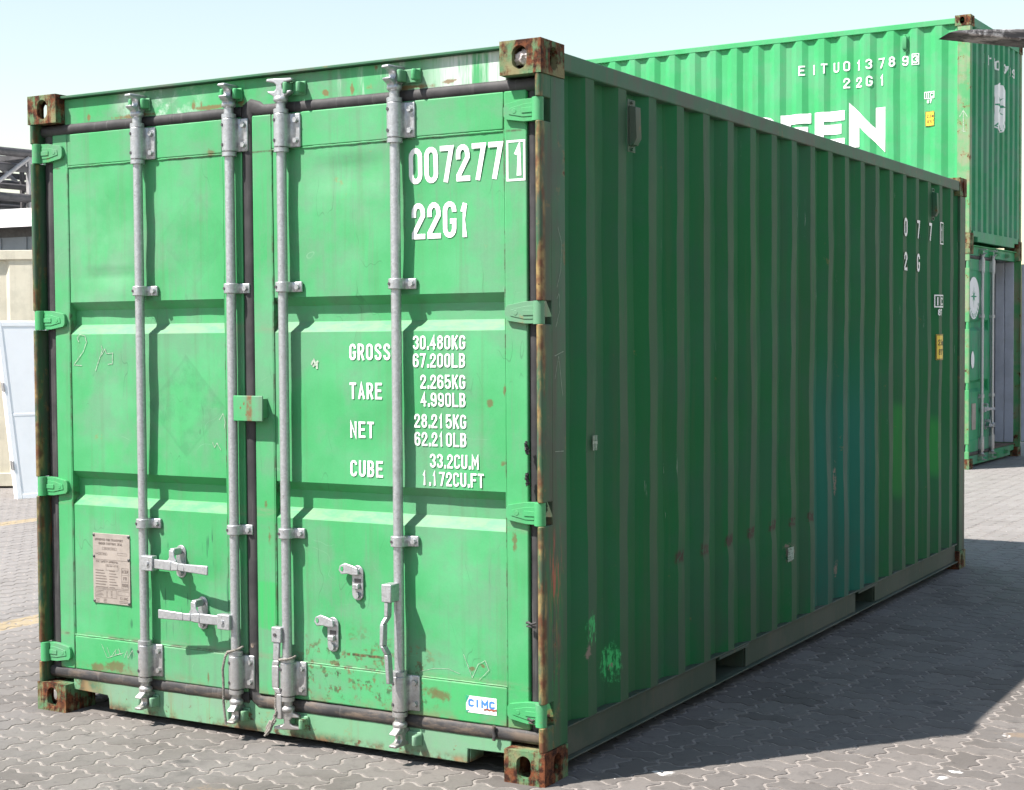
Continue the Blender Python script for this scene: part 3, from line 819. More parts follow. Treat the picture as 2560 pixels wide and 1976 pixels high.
def gaskets(root, leafL, leafR, mat):
    y = DOORY+.012
    dn = lambda p, n: [(p[0][0]+(p[1][0]-p[0][0])*i/n+.0012*fbm(i*.7, p[0][1]*3), p[0][1]+(p[1][1]-p[0][1])*i/n+.0016*fbm(i*.6, p[1][0]*3, 2)) for i in range(n+1)]
    g = MB()
    if leafL:
        g.strip(dn(((.035, 2.446), (1.105, 2.446)), 24), .0235, .019, y)
        g.strip(dn(((.035, .160), (1.105, .160)), 24), .025, .016, y)
        g.strip(dn(((.066, .17), (.066, 2.43)), 30), .028, .012, y+.006)
        g.build('gasket', mat, leafL, smooth=60)
    if leafR:
        q = MB()
        path = dn(((2.395, 2.444), (1.205, 2.446)), 26)+[(1.185, 2.452), (1.150, 2.462), (1.133, 2.452), (1.127, 2.425)]+dn(((1.127, 2.38), (1.127, .215)), 40)+[(1.128, .185), (1.136, .163), (1.155, .150), (1.185, .150)]+dn(((1.22, .152), (2.40, .158)), 26)
        ww = [.0235 if z > 2.40 and x > 1.2 else .033 if z > 2.42 else .026 if z > .3 else .026 for x, z in path]
        q.strip(path, ww, .017, y)
        q.strip(dn(((2.372, .17), (2.372, 2.43)), 30), .018, .010, y+.008)
        q.build('gasket', mat, leafR, smooth=60)

def hinge_mb(z, left):
    """pressed hinge blade with a knuckle; built for the right-hand post"""
    b = MB(); y = DOORY
    prof = [(2.412, z-.0385), (2.412, z+.0405), (2.352, z+.039), (2.283, z+.027), (2.274, z+.015), (2.274, z-.016), (2.283, z-.027), (2.352, z-.038)]
    b.prism(prof, y-.016, y+.004, 'y')
    inner = [(2.388, z-.022), (2.388, z+.024), (2.352, z+.022), (2.300, z+.011), (2.296, z-.010), (2.352, z-.022)]
    b.prism(inner, y-.0185, y-.015, 'y')
    b.box(2.348, 2.392, y-.0215, y-.018, z-.009, z+.009)
    b.cyl((2.318, y-.018, z), (2.318, y-.0197, z), .0085, 14)
    k = MB().cyl((2.412, y-.020, z-.0405), (2.412, y-.020, z+.0405), .0205, 16); b.add(k.v, k.f)
    if left: mirror_x(b)
    return b

def bracket_mb(x, z0, z1):
    """half shell over the bar with a bolted flange on the right"""
    b = MB(); y = .012; pts = []
    for i in range(13):
        a = math.pi*(1.0+i/12.0); pts.append((x+.0285*math.cos(a), y+.0285*math.sin(a)))
    outer = [(x-.0285, DOORY+.002)]+pts+[(x+.0300, .028), (x+.036, .034), (x+.070, .036), (x+.070, DOORY+.003)]
    b.prism(outer, z0, z1, 'z')
    zc = (z0+z1)/2; dz = (z1-z0)*.30
    return b, [(x+.052, .036, zc+dz), (x+.052, .036, zc-dz)], [(x-.013, -.0133, zc+dz), (x-.013, -.0133, zc-dz)]

CAMP = [(-.024, 0), (-.024, .014), (-.046, .026), (-.050, .034), (-.020, .033), (-.0125, .043), (-.0125, .056), (-.022, .064), (-.054, .070), (-.050, .080), (.050, .080), (.054, .070), (.022, .064), (.0125, .056), (.0125, .043), (.020, .033), (.050, .034), (.046, .026), (.024, .014), (.024, 0)]
def cam_mb(x, z, sgn, ang):
    b = MB().prism([(p, q*sgn) for p, q in CAMP], -.0165, .0165, 'y')
    b.xf(Matrix.Translation((x, .012, z)) @ Matrix.Rotation(RAD(ang), 4, 'Z'))
    b.lathe((x, .012), sorted([(.019, z-.012*sgn), (.027, z-.004*sgn), (.029, z+.004*sgn), (.022, z+.015*sgn)], key=lambda q: q[1]), 16)
    return b
def keeper_mb(x, z, sgn):
    b = MB(); y1 = DOORY+.006
    b.box(x-.040, x+.040, y1-.012, y1, z-.026, z+.026)
    b.prism([(x-.040, y1-.011), (x-.040, y1-.048), (x-.030, y1-.056), (x-.020, y1-.050), (x-.017, y1-.011)], z-.022, z+.022, 'z')
    b.prism([(x+.040, y1-.011), (x+.040, y1-.044), (x+.030, y1-.052), (x+.020, y1-.046), (x+.017, y1-.011)], z-.020, z+.020, 'z')
    return b

def locking_bar(root, x, detail, ang, hd=None):
    galv = M['galv']; y = .012
    b = MB()
    b.lathe((x, y), [(.0188, .125), (.0188, 2.505)], 18)
    for z in (.188, .338, 2.282, 2.428): b.lathe((x, y), [(.020, z-.009), (.0285, z-.008), (.0285, z+.008), (.020, z+.009)], 18)
    bar = b.build('locking_bar', galv, root, smooth=40)
    for z0, z1 in ((.199, .330), (2.292, 2.420)):
        g, bo, sc = bracket_mb(x, z0, z1); br = g.build('bar_bracket', galv, bar, bevel=.004 if detail else 0)
        if detail:
            for p in bo: MB().cyl(p, (p[0], p[1]-.012, p[2]), .0105, 6, rot=.3).cyl((p[0], p[1]+.0015, p[2]), (p[0], p[1]-.004, p[2]), .0125, 12).build('bolt', galv, bar, smooth=30)
            for p in sc: MB().cyl(p, (p[0]-.001, p[1]-.003, p[2]), .0065, 10).build('screw', M['bolt'], bar, smooth=30)
    for zc in (1.764, .824):
        g, bo, sc = bracket_mb(x, zc-.0195, zc+.0195); br = g.build('bar_clamp', galv, bar, bevel=.003 if detail else 0)
        if detail:
            p = (x+.052, .036, zc); h = MB().cyl(p, (p[0], p[1]-.011, p[2]), .0105, 6).cyl((p[0], p[1]+.001, p[2]), (p[0], p[1]-.004, p[2]), .0125, 12)
            h.build('bolt', galv, bar, smooth=30)
            MB().cyl((x-.013, -.0130, zc), (x-.014, -.0165, zc), .0058, 10).build('screw', M['bolt'], bar, smooth=30)
    cam_mb(x, 2.470, 1, ang).build('cam', galv, bar, bevel=.004 if detail else 0)
    cam_mb(x, .150, -1, ang+6).build('cam', galv, bar, bevel=.004 if detail else 0)
    for z, s in ((2.513, 1), (.095, -1)):
        kx = x+.002 if hd != 'open' else x+(.055 if s > 0 else .034)
        keeper_mb(kx, z, s).build('cam_keeper', M['hinge'] if s > 0 else M['sill'], root, bevel=.005 if detail else 0)
    return bar

def handle(bar, x, z, dirx, slope, mat, L=1.0):
    """closed handle: hub on the bar, flat arm, gripped end"""
    b = MB(); y = -.020; d = dirx
    b.box(min(x, x+d*.062), max(x, x+d*.062), y-.004, y+.030, z-.030, z+.030)
    pts = [(.055, .019, .010), (.150*L, .020, .000), (.190*L, .015, -.006), (.225*L, .0155, -.012), (.345*L, .0185, -.022)]
    P = Vector((x, 0, z))
    for (l0, h0, y0), (l1, h1, y1) in zip(pts, pts[1:]):
        za, zb = z+slope*l0, z+slope*l1
        xa, xb = x+d*l0, x+d*l1; t = .0045
        vs_ = [(xa, y+y0-t, za-h0), (xa, y+y0+t, za-h0), (xa, y+y0+t, za+h0), (xa, y+y0-t, za+h0), (xb, y+y1-t, zb-h1), (xb, y+y1+t, zb-h1), (xb, y+y1+t, zb+h1), (xb, y+y1-t, zb+h1)]
        b.add(vs_, [(0, 1, 2, 3), (7, 6, 5, 4), (0, 4, 5, 1), (1, 5, 6, 2), (2, 6, 7, 3), (3, 7, 4, 0)])
    o = b.build('handle', mat, bar, bevel=.0035)
    MB().cyl((x+d*.036, y-.003, z), (x+d*.036, y-.011, z), .0085, 10).build('handle_pin', M['galv'], bar, smooth=30)
    return o

def oblong(cx, cz, w, h, n=10):
    r = w/2; return [(cx+r*math.cos(math.pi*i/n), cz+h/2-r+r*math.sin(math.pi*i/n)) for i in range(n+1)]+[(cx-r*math.cos(math.pi*i/n), cz-h/2+r-r*math.sin(math.pi*i/n)) for i in range(n+1)]

def handle_keeper(leaf, x, z, closed):
    """oblong plate with retainer catch; closed ones clasp the handle, open ones have the latch swung up"""
    y = DOORY+.004; g = M['galv']
    k = MB().prism(oblong(x, z, .050, .132), y-.007, y, 'y').build('handle_keeper', g, leaf, bevel=.002)
    for zz in (z+.043, z-.046): MB().cyl((x, y-.006, zz), (x, y-.020, zz), .0125, 8).build('bolt', g, leaf, smooth=30)
    if closed:
        b = MB()
        # swing latch folded down over the arm
        prof = [(x-.012, z+.052), (x+.012, z+.052), (x+.014, z+.026), (x+.026, z+.012), (x+.022, z-.014), (x-.002, z-.026), (x-.016, z-.020), (x-.028, z+.000), (x-.012, z+.022)]
        b.prism(prof, y-.066, y-.058, 'y')
        b.prism([(x-.012, z+.030), (x+.012, z+.030), (x+.012, z+.058), (x-.012, z+.058)], y-.060, y-.016, 'y')
        b.box(x-.012, x+.012, y-.056, y-.006, z-.032, z-.020)
        b.build('swing_latch', g, leaf, bevel=.0035)
        MB().box(x-.010, x+.014, y-.0675, y-.0655, z-.006, z+.000).build('latch_slot', M['bolt'], leaf)
    else:
        b = MB()
        b.prism([(x+.016, z+.032), (x+.012, z+.058), (x-.010, z+.066), (x-.044, z+.074), (x-.068, z+.064), (x-.074, z+.046), (x-.062, z+.030), (x-.034, z+.034), (x-.012, z+.030)], y-.026, y-.018, 'y')
        b.build('swing_latch', g, leaf, bevel=.003)
        MB().prism([(x-.057+.0065*math.cos(t*.785), z+.052+.0095*math.sin(t*.785)) for t in range(8)], y-.0275, y-.0262, 'y').build('latch_hole', M['door'], leaf)
        b = MB().box(x-.014, x+.014, y-.024, y-.006, z-.022, z-.002); b.build('catch', g, leaf, bevel=.003)
        MB().box(x-.013, x+.016, y-.0085, y-.0072, z-.001, z+.016).build('latch_slot', M['bolt'], leaf)
    return k

def hanging_handle(bar, x, z, mat, edge):
    """handle left hanging down beside its bar"""
    b = MB(); y = -.012
    if not edge:
        b.box(x-.050, x-.005, y-.010, y+.020, z-.030, z+.030)
        path = [(-.030, -.028, .014), (-.034, -.100, .014), (-.038, -.120, .016), (-.038, -.205, .016), (-.022, -.228, .011), (-.022, -.325, .013)]
        for (xa, za, wa), (xb, zb, wb) in zip(path, path[1:]):
            t = .006
            vs_ = [(x+xa-wa, y-t, z+za), (x+xa+wa, y-t, z+za), (x+xa+wa, y+t, z+za), (x+xa-wa, y+t, z+za), (x+xb-wb, y-t, z+zb), (x+xb+wb, y-t, z+zb), (x+xb+wb, y+t, z+zb), (x+xb-wb, y+t, z+zb)]
            b.add(vs_, [(0, 1, 2, 3), (7, 6, 5, 4), (0, 4, 5, 1), (1, 5, 6, 2), (2, 6, 7, 3), (3, 7, 4, 0)])
    else:
        y = -.030
        b.box(x-.030, x+.012, y-.030, y+.030, z-.032, z+.034)
        path = [(-.012, -.030, -.012), (-.012, -.085, -.014), (-.020, -.110, -.030), (-.020, -.190, -.034), (-.008, -.222, -.022), (-.004, -.330, -.016)]
        for (xa, za, ya), (xb, zb, yb) in zip(path, path[1:]):
            t = .008; w = .015
            vs_ = [(x+xa-t, y+ya-w, z+za), (x+xa+t, y+ya-w, z+za), (x+xa+t, y+ya+w, z+za), (x+xa-t, y+ya+w, z+za), (x+xb-t, y+yb-w, z+zb), (x+xb+t, y+yb-w, z+zb), (x+xb+t, y+yb+w, z+zb), (x+xb-t, y+yb+w, z+zb)]
            b.add(vs_, [(0, 1, 2, 3), (7, 6, 5, 4), (0, 4, 5, 1), (1, 5, 6, 2), (2, 6, 7, 3), (3, 7, 4, 0)])
    o = b.build('handle', mat, bar, bevel=.0035)
    if not edge: MB().cyl((x-.032, y-.009, z), (x-.032, y-.014, z), .007, 10).build('handle_pin', M['bolt'], bar, smooth=30)
    return o

def container(name, loc, rz, mt, detail=True, right_open=False):
    root = empty(name, loc, rz)
    for sx in (0, 1):
        for sy in (0, 1):
            for sz in (0, 1):
                casting_mb(sx, sy, sz).build('corner_casting', M['casting'], root, bevel=.009, smooth=40)
    # door-end posts: back section full height, rounded front lip interrupted at the hinges
    for left in (0, 1):
        b = MB()
        b.prism([(2.392, .080), (2.433, .080), (2.433, .186), (2.428, .192), (2.392, .192)], .118, 2.473, 'z')
        z = [.118]+[q for h in HZ[::-1] for q in (h-.041, h+.041)]+[2.473]
        if right_open and not left: z = [.118, 2.473]
        for z0, z1 in zip(z[::2], z[1::2]):
            lip = [(2.410, .081), (2.410, .012)]+[(2.4215+.0120*math.cos(a), .0135+.0120*math.sin(a)) for a in (3.5, 4.1, 4.7, 5.2, 5.7, 6.2)]+[(2.4335, .045), (2.4335, .081)]
            b.prism(lip, z0, z1, 'z')
        if left: mirror_x(b)
        b.build('corner_post', mt['post'], root, bevel=.003)
        b = MB().box(2.355, 2.432, LY-.150, LY-.006, .118, 2.473)
        if left: mirror_x(b)
        b.build('corner_post', mt['post'], root, bevel=.004)
    # header, with a drip lip along the roof edge
    b = MB().box(.162, 2.276, .050, .110, 2.462, 2.572)
    b.build('door_header', mt['header'], root, bevel=.004)
    MB().box(.162, 2.276, .026, .150, 2.5725, 2.583).build('roof_lip', mt['rail'], root, bevel=.002)
    b = MB().prism([(.162, .092), (.352, .086), (.360, .072), (.362, .030), (2.096, .030), (2.098, .083), (2.276, .086), (2.276, .150), (.162, .150)], .050, .062, 'y')
    b.box(.162, .36, .062, .16, .088, .096).box(2.098, 2.276, .062, .16, .0865, .0945).box(2.096, 2.102, .0625, .16, .032, .083).box(.356, .362, .0625, .16, .032, .083)
    b.box(.162, 2.276, .0621, .16, .135, .149)
    b.build('door_sill', mt['sill'], root, bevel=.003)
    # longitudinal rails
    for left in (0, 1):
        b = MB().box(2.376, 2.4335, .178, LY-.178, 2.501, 2.566)
        if left: mirror_x(b)
        b.build('top_rail', mt['rail'], root, bevel=.005)
        pk = [.178, 1.650, 2.012, 3.680, 4.044, LY-.178]
        b = MB()
        for y0, y1 in zip(pk[::2], pk[1::2]):
            b.box(2.404, 2.412, y0, y1, .056, .164)
            b.box(2.404, 2.434, y0, y1, .050, .0555)
        for y0, y1 in ((1.650, 2.012), (3.680, 4.044)):
            b.box(2.404, 2.430, y0+.001, y1-.001, .152, .1645)
            b.box(2.404, 2.432, y0+.001, y1-.001, .050, .0552)
            for yy in (y0, y1-.006): b.box(1.3, 2.403, yy, yy+.006, .052, .155)
            b.box(1.3, 2.403, y0+.007, y1-.007, .148, .154)
            b.box(1.3, 2.403, y0+.007, y1-.007, .050, .054)
        b.box(2.380, 2.428, .178, LY-.178, .1651, .173)
        if left: mirror_x(b)
        b.build('bottom_rail', mt['under'], root, bevel=.002 if detail else 0)
    # side walls
    ys = side_breaks(.190, LY-.150)
    for left in (0, 1):
        nv = 44 if detail else 10; zs = [.173+(2.503-.173)*i/nv for i in range(nv+1)]; g = MB(); nu = len(ys)-1
        def fn(u, v):
            y = ys[round(u*nu)]; z = zs[round(v*nv)]
            e = min(1, 5*min(v, 1-v))
            d = (.0060*fbm(y*2.1, z*1.7, left*9)+.0030*fbm(y*8, z*3, 4)+.0012*fbm(y*15, z*13, 2))*e
            if detail and gside(y) < .001 and 1.1 < y < 3.05: d -= .013*math.exp(-((z-.662)/.035)**2)*(.5+.5*abs(fbm(y*9, 3)))
            if detail: d -= .010*math.exp(-((z-1.15)/.30)**2-((y-3.2)/.5)**2)
            return (2.4305-gside(y)-.001+d, y+.007*e*fbm(y*3, z*1.3, 8), z)
        g.grid(nu, nv, fn)
        if left: mirror_x(g)
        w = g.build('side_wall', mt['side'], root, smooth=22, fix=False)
        if mt.get('inner'):
            g2 = MB(); g2.v = [((x-.004) if not left else (x+.004), y, z) for x, y, z in g.v]; g2.f = list(g.f)
            g2.build('inner_wall', mt['inner'], root, smooth=22, fix=False)
    if right_open:
        for yy in (.082, .200): MB().box(2.372, 2.391, yy, yy+.112, .17, 2.46).build('inner_lining', M['interior'], root, bevel=.006)
    # front (blind) end wall, rails
    xs = end_breaks(); g = MB(); nu = len(xs)-1
    g.grid(nu, 6, lambda u, v: (xs[round(u*nu)], LY-.012-gend(xs[round(u*nu)])+.003*fbm(xs[round(u*nu)]*3, v*4), .150+2.33*v))
    g.build('end_wall', mt['end'], root, smooth=22, fix=False)
    MB().box(.162, 2.276, LY-.075, LY-.006, 2.478, 2.578).build('end_rail', mt['end'], root, bevel=.004)
    b = MB().prism([(.162, .085), (.36, .085), (.362, .030), (2.076, .030), (2.078, .085), (2.276, .085), (2.276, .150), (.162, .150)], LY-.050, LY-.006, 'y')
    b.build('end_rail', mt['end'], root, bevel=.003)
    g = MB(); g.grid(92, 1, lambda u, v: (.03+2.378*v, .11+(LY-.18)*u, 2.552+(.010 if round(u*92) % 4 in (1, 2) else -.008)), flip=True)
    g.build('roof', M['roof'], root, smooth=20, fix=False)
    fl = MB().box(.03, 2.400, .062, LY-.06, .1555, .1645); fl.build('floor', M['floor'], root)
    # doors
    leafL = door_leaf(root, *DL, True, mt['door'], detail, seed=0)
    rx = None
    if right_open:
        hp = Vector((2.400, .030, 0))
        rx = Matrix.Translation(hp) @ Matrix.Rotation(RAD(93), 4, 'Z') @ Matrix.Translation(-hp)
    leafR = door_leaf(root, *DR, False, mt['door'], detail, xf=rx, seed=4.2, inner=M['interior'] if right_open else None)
    gaskets(root, leafL, None if right_open else leafR, M['rubber'])
    for h in HZ:
        hinge_mb(h, True).build('hinge', M['hinge'], leafL, bevel=.004 if detail else 0)
        if not right_open: hinge_mb(h, False).build('hinge', M['hinge'], leafR, bevel=.004 if detail else 0)
    bars = []
    for x, ang, st in ((.598, 86, None), (1.068, 94, None), (1.319, 14, 'open'), (1.832, 82, 'open')):
        if right_open and x > 1.2:
            for z, s in ((2.513, 1), (.095, -1)): keeper_mb(x, z, s).build('cam_keeper', M['hinge'], root)
            continue
        bars.append(locking_bar(root, x, detail, ang, st))
    handle(bars[0], .612, .668, 1, -.012, M['galv'], 1.06); handle(bars[1], 1.066, .463, -1, .030, M['galv'])
    handle_keeper(leafL, .768, .676, True); handle_keeper(leafL, .877, .477, True)
    return root, leafL, leafR, bars

on_side = lambda u, v, l: (2.4305-gside(u)+.0062+l, u, v)
def on_side_cuts(a, b): return [q for q in side_breaks(a-.3, b+.3) if a < q < b]
on_door = lambda u, v, l: (u, DOORY+.005-.0055-l, v)
on_stile = lambda u, v, l: (u, DOORY-.0010-l, v)

def sheet_y(x, z, seed):
    return DOORY+.005+dents(x, z, seed)

def star(cu, cv, r, lift, n=8, ri=.34):
    p = []
    for i in range(2*n):
        q = r*(1.0 if i % 4 == 0 else .62 if i % 2 == 0 else .22); a = math.pi*i/n+math.pi/2
        p.append((cu+q*math.cos(a), cv+q*math.sin(a), lift))
    return [[(cu, cv, lift), p[i], p[(i+1) % len(p)]] for i in range(len(p))]
def disc(cu, cv, r, lift, n=40, rv=None):
    p = [(cu+r*math.cos(2*math.pi*i/n), cv+(rv or r)*math.sin(2*math.pi*i/n), lift) for i in range(n)]
    return [[(cu, cv, lift), p[i], p[(i+1) % n]] for i in range(n)]
def ring_text(s, cu, cv, r, H, a0, a1, lift):
    out = []
    for i, ch in enumerate(s):
        q = text2d(ch, -H*.3, 0, H, H*.6, t=H*.2); a = RAD(a0+(a1-a0)*i/(len(s)-1)); c, sn = math.cos(a), math.sin(a)
        for poly in q:                        # letters stand with their feet to the rim (lower arc)
            out.append([(cu+c*(r-p[1])*1+(-sn)*p[0], cv+sn*(r-p[1])+c*p[0], lift+p[2]) for p in poly])
    return out

# ---- the near container
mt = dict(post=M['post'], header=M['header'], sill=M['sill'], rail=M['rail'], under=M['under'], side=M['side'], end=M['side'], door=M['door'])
main, leafL, leafR, bars = container('shipping_container', (0, 0, 0), 0, mt, True)
tag(main, 'large worn green shipping container in front with four galvanised door bars and closed doors', 'container', 'green shipping containers')
hanging_handle(bars[2], 1.319, .436, M['galv'], False); hanging_handle(bars[3], 1.832, .640, M['galv'], True)
handle_keeper(leafR, 1.628, .652, False); handle_keeper(leafR, 1.512, .447, False)

def dtext(s, u, v, H, W=None, pitch=None, right=None, fn=None, seed=4.2, t=None):
    gr = []; polys = text2d(s, u, v, H, W, pitch, t, groups=gr)
    if right is not None:
        mxu = max(p[0] for q in polys for p in q); gr = [[[(p[0]+right-mxu, p[1], p[2]) for p in q] for q in g] for g in gr]
    f = fn or (lambda a, b, l: (a, sheet_y(a, b, seed)-.0026-l, b))
    for g in gr: decal('letter', g, f, M['letter'], leafR)
dtext('007277', 1.868, 2.124, .130, .0575, .0672, t=.0185)
stl = lambda a, b, l: (a, DOORY-.0014-l, b)
pl = text2d('1', 2.300, 2.130, .108, .060, t=.0185); frame2d(2.277, 2.352, 2.112, 2.254, .0075, 0, pl)
decal('letter', pl[:-4], stl, M['letter'], leafR); decal('letter_frame', pl[-4:], stl, M['letter'], leafR)
dtext('22G1', 1.876, 1.925, .130, .0575, .0672, t=.0185)
for s, v in (('GROSS', 1.486), ('TARE', 1.341), ('NET', 1.196), ('CUBE', 1.051)):
    dtext(s, 1.597, v, .061, .0295, .0385, t=.0090)
for s, v, r in (('30.480KG', 1.525, 2.101), ('67.200LB', 1.460, 2.101), ('2.265KG', 1.383, 2.102), ('4.990LB', 1.318, 2.102), ('28.215KG', 1.240, 2.103), ('62.210LB', 1.174, 2.103), ('33.2CU.M', 1.096, 2.155), ('1.172CU.FT', 1.031, 2.176)):
    dtext(s, 0, v, .0505, .0245, .0305, right=r, t=.0072)

# cover plate across the door joint
MB().box(1.082, 1.224, -.002, .006, 1.250, 1.349).box(1.150, 1.215, .006, .060, 1.262, 1.338).build('joint_cover', M['cover'], leafR, bevel=.003)
# data plate
pz = DOORY+.004
plate = MB().box(.288, .492, pz-.004, pz+.004, .473, .765).build('data_plate', M['plate'], leafL, bevel=.0012)
pp = []
def ptext(s, u, v, H, W=None): text2d(s, u, v, H, W or H*.62, t=H*.17, out=pp)
ptext('APPROVED FOR TRANSPORT', .300, .7345, .0098, .0058); ptext('UNDER CUSTOMS SEAL', .321, .7185, .0098, .0060)
frame2d(.342, .420, .6975, .7085, .0009, 0, pp); ptext('USA/H3-4487A', .352, .7003, .0056, .0040)
frame2d(.318, .368, .675, .685, .0009, 0, pp); frame2d(.425, .478, .678, .688, .0009, 0, pp); ptext('1CC-1074A', .322, .6775, .0050, .0036); ptext('TYPE', .300, .6775, .0045, .0034)
ptext('CSC SAFETY APPROVAL', .306, .6435, .0088, .0053); frame2d(.360, .428, .6125, .638, .0009, 0, pp); ptext('USA/AB-142/14', .364, .628, .0058, .0038)
for i, w in enumerate((.045, .050, .058, .062, .064, .056, .068)):
    v = .6105-i*.0115
    ribbon([(.302, v), (.302+w, v)], .0030, 0, pp); ribbon([(.378, v), (.378+.03+(i*7 % 3)*.008, v)], .0028, 0, pp)
frame2d(.446, .484, .541, .626, .0010, 0, pp); ptext('ACEP', .4475, .605, .014, .0074); ribbon([(.447, .598), (.483, .598)], .001, 0, pp)
ptext('FR', .456, .577, .014, .0085); ribbon([(.447, .570), (.483, .570)], .001, 0, pp); ptext('008', .450, .549, .014, .0085)
ribbon([(.296, .536), (.486, .536)], .0011, 0, pp); ribbon([(.296, .656), (.486, .656)], .0011, 0, pp); frame2d(.298, .418, .497, .532, .0009, 0, pp); frame2d(.424, .486, .512, .530, .0009, 0, pp)
ptext('CIMC', .437, .494, .0115, .0085)
for i in range(5):
    ribbon([(.302, .526-i*.006), (.345-(i*5 % 3)*.006, .526-i*.006)], .0018, 0, pp); ribbon([(.360, .526-i*.006), (.368, .526-i*.006)], .0018, 0, pp); ribbon([(.385, .526-i*.006), (.394, .526-i*.006)], .0018, 0, pp)
for i in range(3): ribbon([(.302, .491-i*.006), (.322, .491-i*.006)], .0018, 0, pp); ribbon([(.345, .491-i*.006), (.362, .491-i*.006)], .002, 0, pp)
for i in range(2): ribbon([(.432, .488-i*.006), (.478, .488-i*.006)], .0016, 0, pp)
decal('plate_print', pp, lambda u, v, l: (u, pz-.0048-l, v), M['plate_print'], plate)['kind'] = 'stuff'
for u, v in ((.294, .757), (.486, .757), (.294, .668), (.486, .662), (.294, .481), (.486, .481)):
    MB().lathe((0, 0), [(.0062, 0), (.0058, .0022), (.003, .0036), (.0006, .004)], 10).xf(Matrix.Translation((u, pz-.004, v)) @ Matrix.Rotation(RAD(90), 4, 'X')).build('rivet', M['bolt'], plate, smooth=60)
# maker's sticker
sy = lambda a, b, l: (a, DOORY-.0012-l, b)
stk = decal('sticker', rect2d(2.096, 2.222, .219, .280, 0, []), sy, M['sticker'], leafR)
sg = []; text2d('CIMC', 2.1050, .240, .029, .0245, .0270, t=.0078, groups=sg)
for g in sg: decal('letter', g, lambda a, b, l: (a, DOORY-.0018-l, b), M['blue'], stk)
q = []
for i in range(5): ribbon([(2.170+i*.009, .234+.004*(i % 2)), (2.186+i*.009, .239-.003*(i % 2))], .006, i*.00004, q)
decal('scuff', q, lambda a, b, l: (a, DOORY-.0023-l, b), M['redp'], stk)['kind'] = 'stuff'
decal('sticker_corner', [[(2.096, .280, 0), (2.096, .252, 0), (2.1035, .268, 0), (2.110, .280, 0)], [(2.096, .219, 0), (2.103, .221, 0), (2.110, .2275, 0), (2.096, .226, 0)]], lambda a, b, l: (a, DOORY-.0020-l, b), M['starg'], stk)['kind'] = 'stuff'
# chalk scrawls
def scrawl(paths, t, leaf, seed=0, fn=None):
    o = []
    for i, p in enumerate(paths):
        q = []
        for a, b in zip(p, p[1:]):
            q += [(a[0]+(b[0]-a[0])*k/4+.0012*fbm(a[0]*40+k, b[1]*30), a[1]+(b[1]-a[1])*k/4+.0012*fbm(a[1]*40+k, b[0]*30, 5)) for k in range(4)]
        ribbon(q+[p[-1]], t, i*.00004, o)
    q = decal('chalk_mark', o, fn or (lambda a, b, l: (a, sheet_y(a, b, seed)-.0022-l, b)), M['chalk'], leaf); q['kind'] = 'stuff'; return q
scrawl([[(.228, 1.560), (.218, 1.578), (.235, 1.592), (.262, 1.586), (.270, 1.560), (.250, 1.520), (.200, 1.470), (.196, 1.464), (.240, 1.462)]], .0026, leafL)
scrawl([[(.352, 1.545), (.360, 1.530), (.345, 1.500), (.330, 1.470), (.318, 1.440)], [(.352, 1.505), (.374, 1.532), (.380, 1.512), (.415, 1.514), (.410, 1.470), (.385, 1.468)]], .0026, leafL)
scrawl([[(.970, 1.250), (.990, 1.275), (1.000, 1.240), (.995, 1.215)], [(.935, 1.160), (.945, 1.140), (.958, 1.158), (.978, 1.130)]], .0022, leafL)
scrawl([[(.36, .290), (.38, .250), (.41, .285), (.405, .262), (.43, .270), (.425, .290), (.44, .262)], [(.455, .255), (.470, .285), (.475, .255), (.50, .290), (.51, .265)], [(.33, .30), (.36, .245), (.45, .275)]], .0016, leafL, fn=lambda a, b, l: (a, DOORY-.0014-l, b))
scrawl([[(2.085, .425), (2.120, .345), (2.145, .395), (2.175, .412), (2.190, .380), (2.150, .340)]], .0016, leafR, 4.2)
scrawl([[(1.90, .345), (1.96, .362), (2.02, .366), (2.07, .352)]], .0014, leafR, 4.2)
scrawl([[(1.42, 1.468), (1.432, 1.487), (1.440, 1.470), (1.452, 1.482)], [(1.427, 1.460), (1.445, 1.478), (1.446, 1.452)]], .008, leafR, 4.2)
# torn tape on the hinge-side seal
for zz in (1.178, 1.075):
    t = MB()
    for i in range(5):
        pts = [(2.362+.010*fbm(i*3.1+k*.6, zz), .030-.006*k*.3+.006*fbm(k*.8, i*2.0), zz+.026*fbm(k*.7+i, zz*3)+.010*(i-2)*.6) for k in range(7)]
        t.tube(pts, .0045, 5)
    t.build('torn_tape', M['rubber'], leafR, smooth=60)
for zz in (.565, .225):
    t = MB().tube([(2.352, .034, zz), (2.362, .026, zz+.004), (2.375, .024, zz-.002), (2.388, .034, zz+.003)], .005, 6).tube([(2.352, .036, zz-.012), (2.370, .026, zz-.010), (2.388, .036, zz-.014)], .004, 6)
    t.build('seal_clip', M['rubber'], leafR, smooth=60)
MB().strip([(2.215, .132), (2.219, .150), (2.214, .168), (2.218, .184)], .007, .006, .034).build('seal_clip', M['rubber'], leafR, smooth=60)

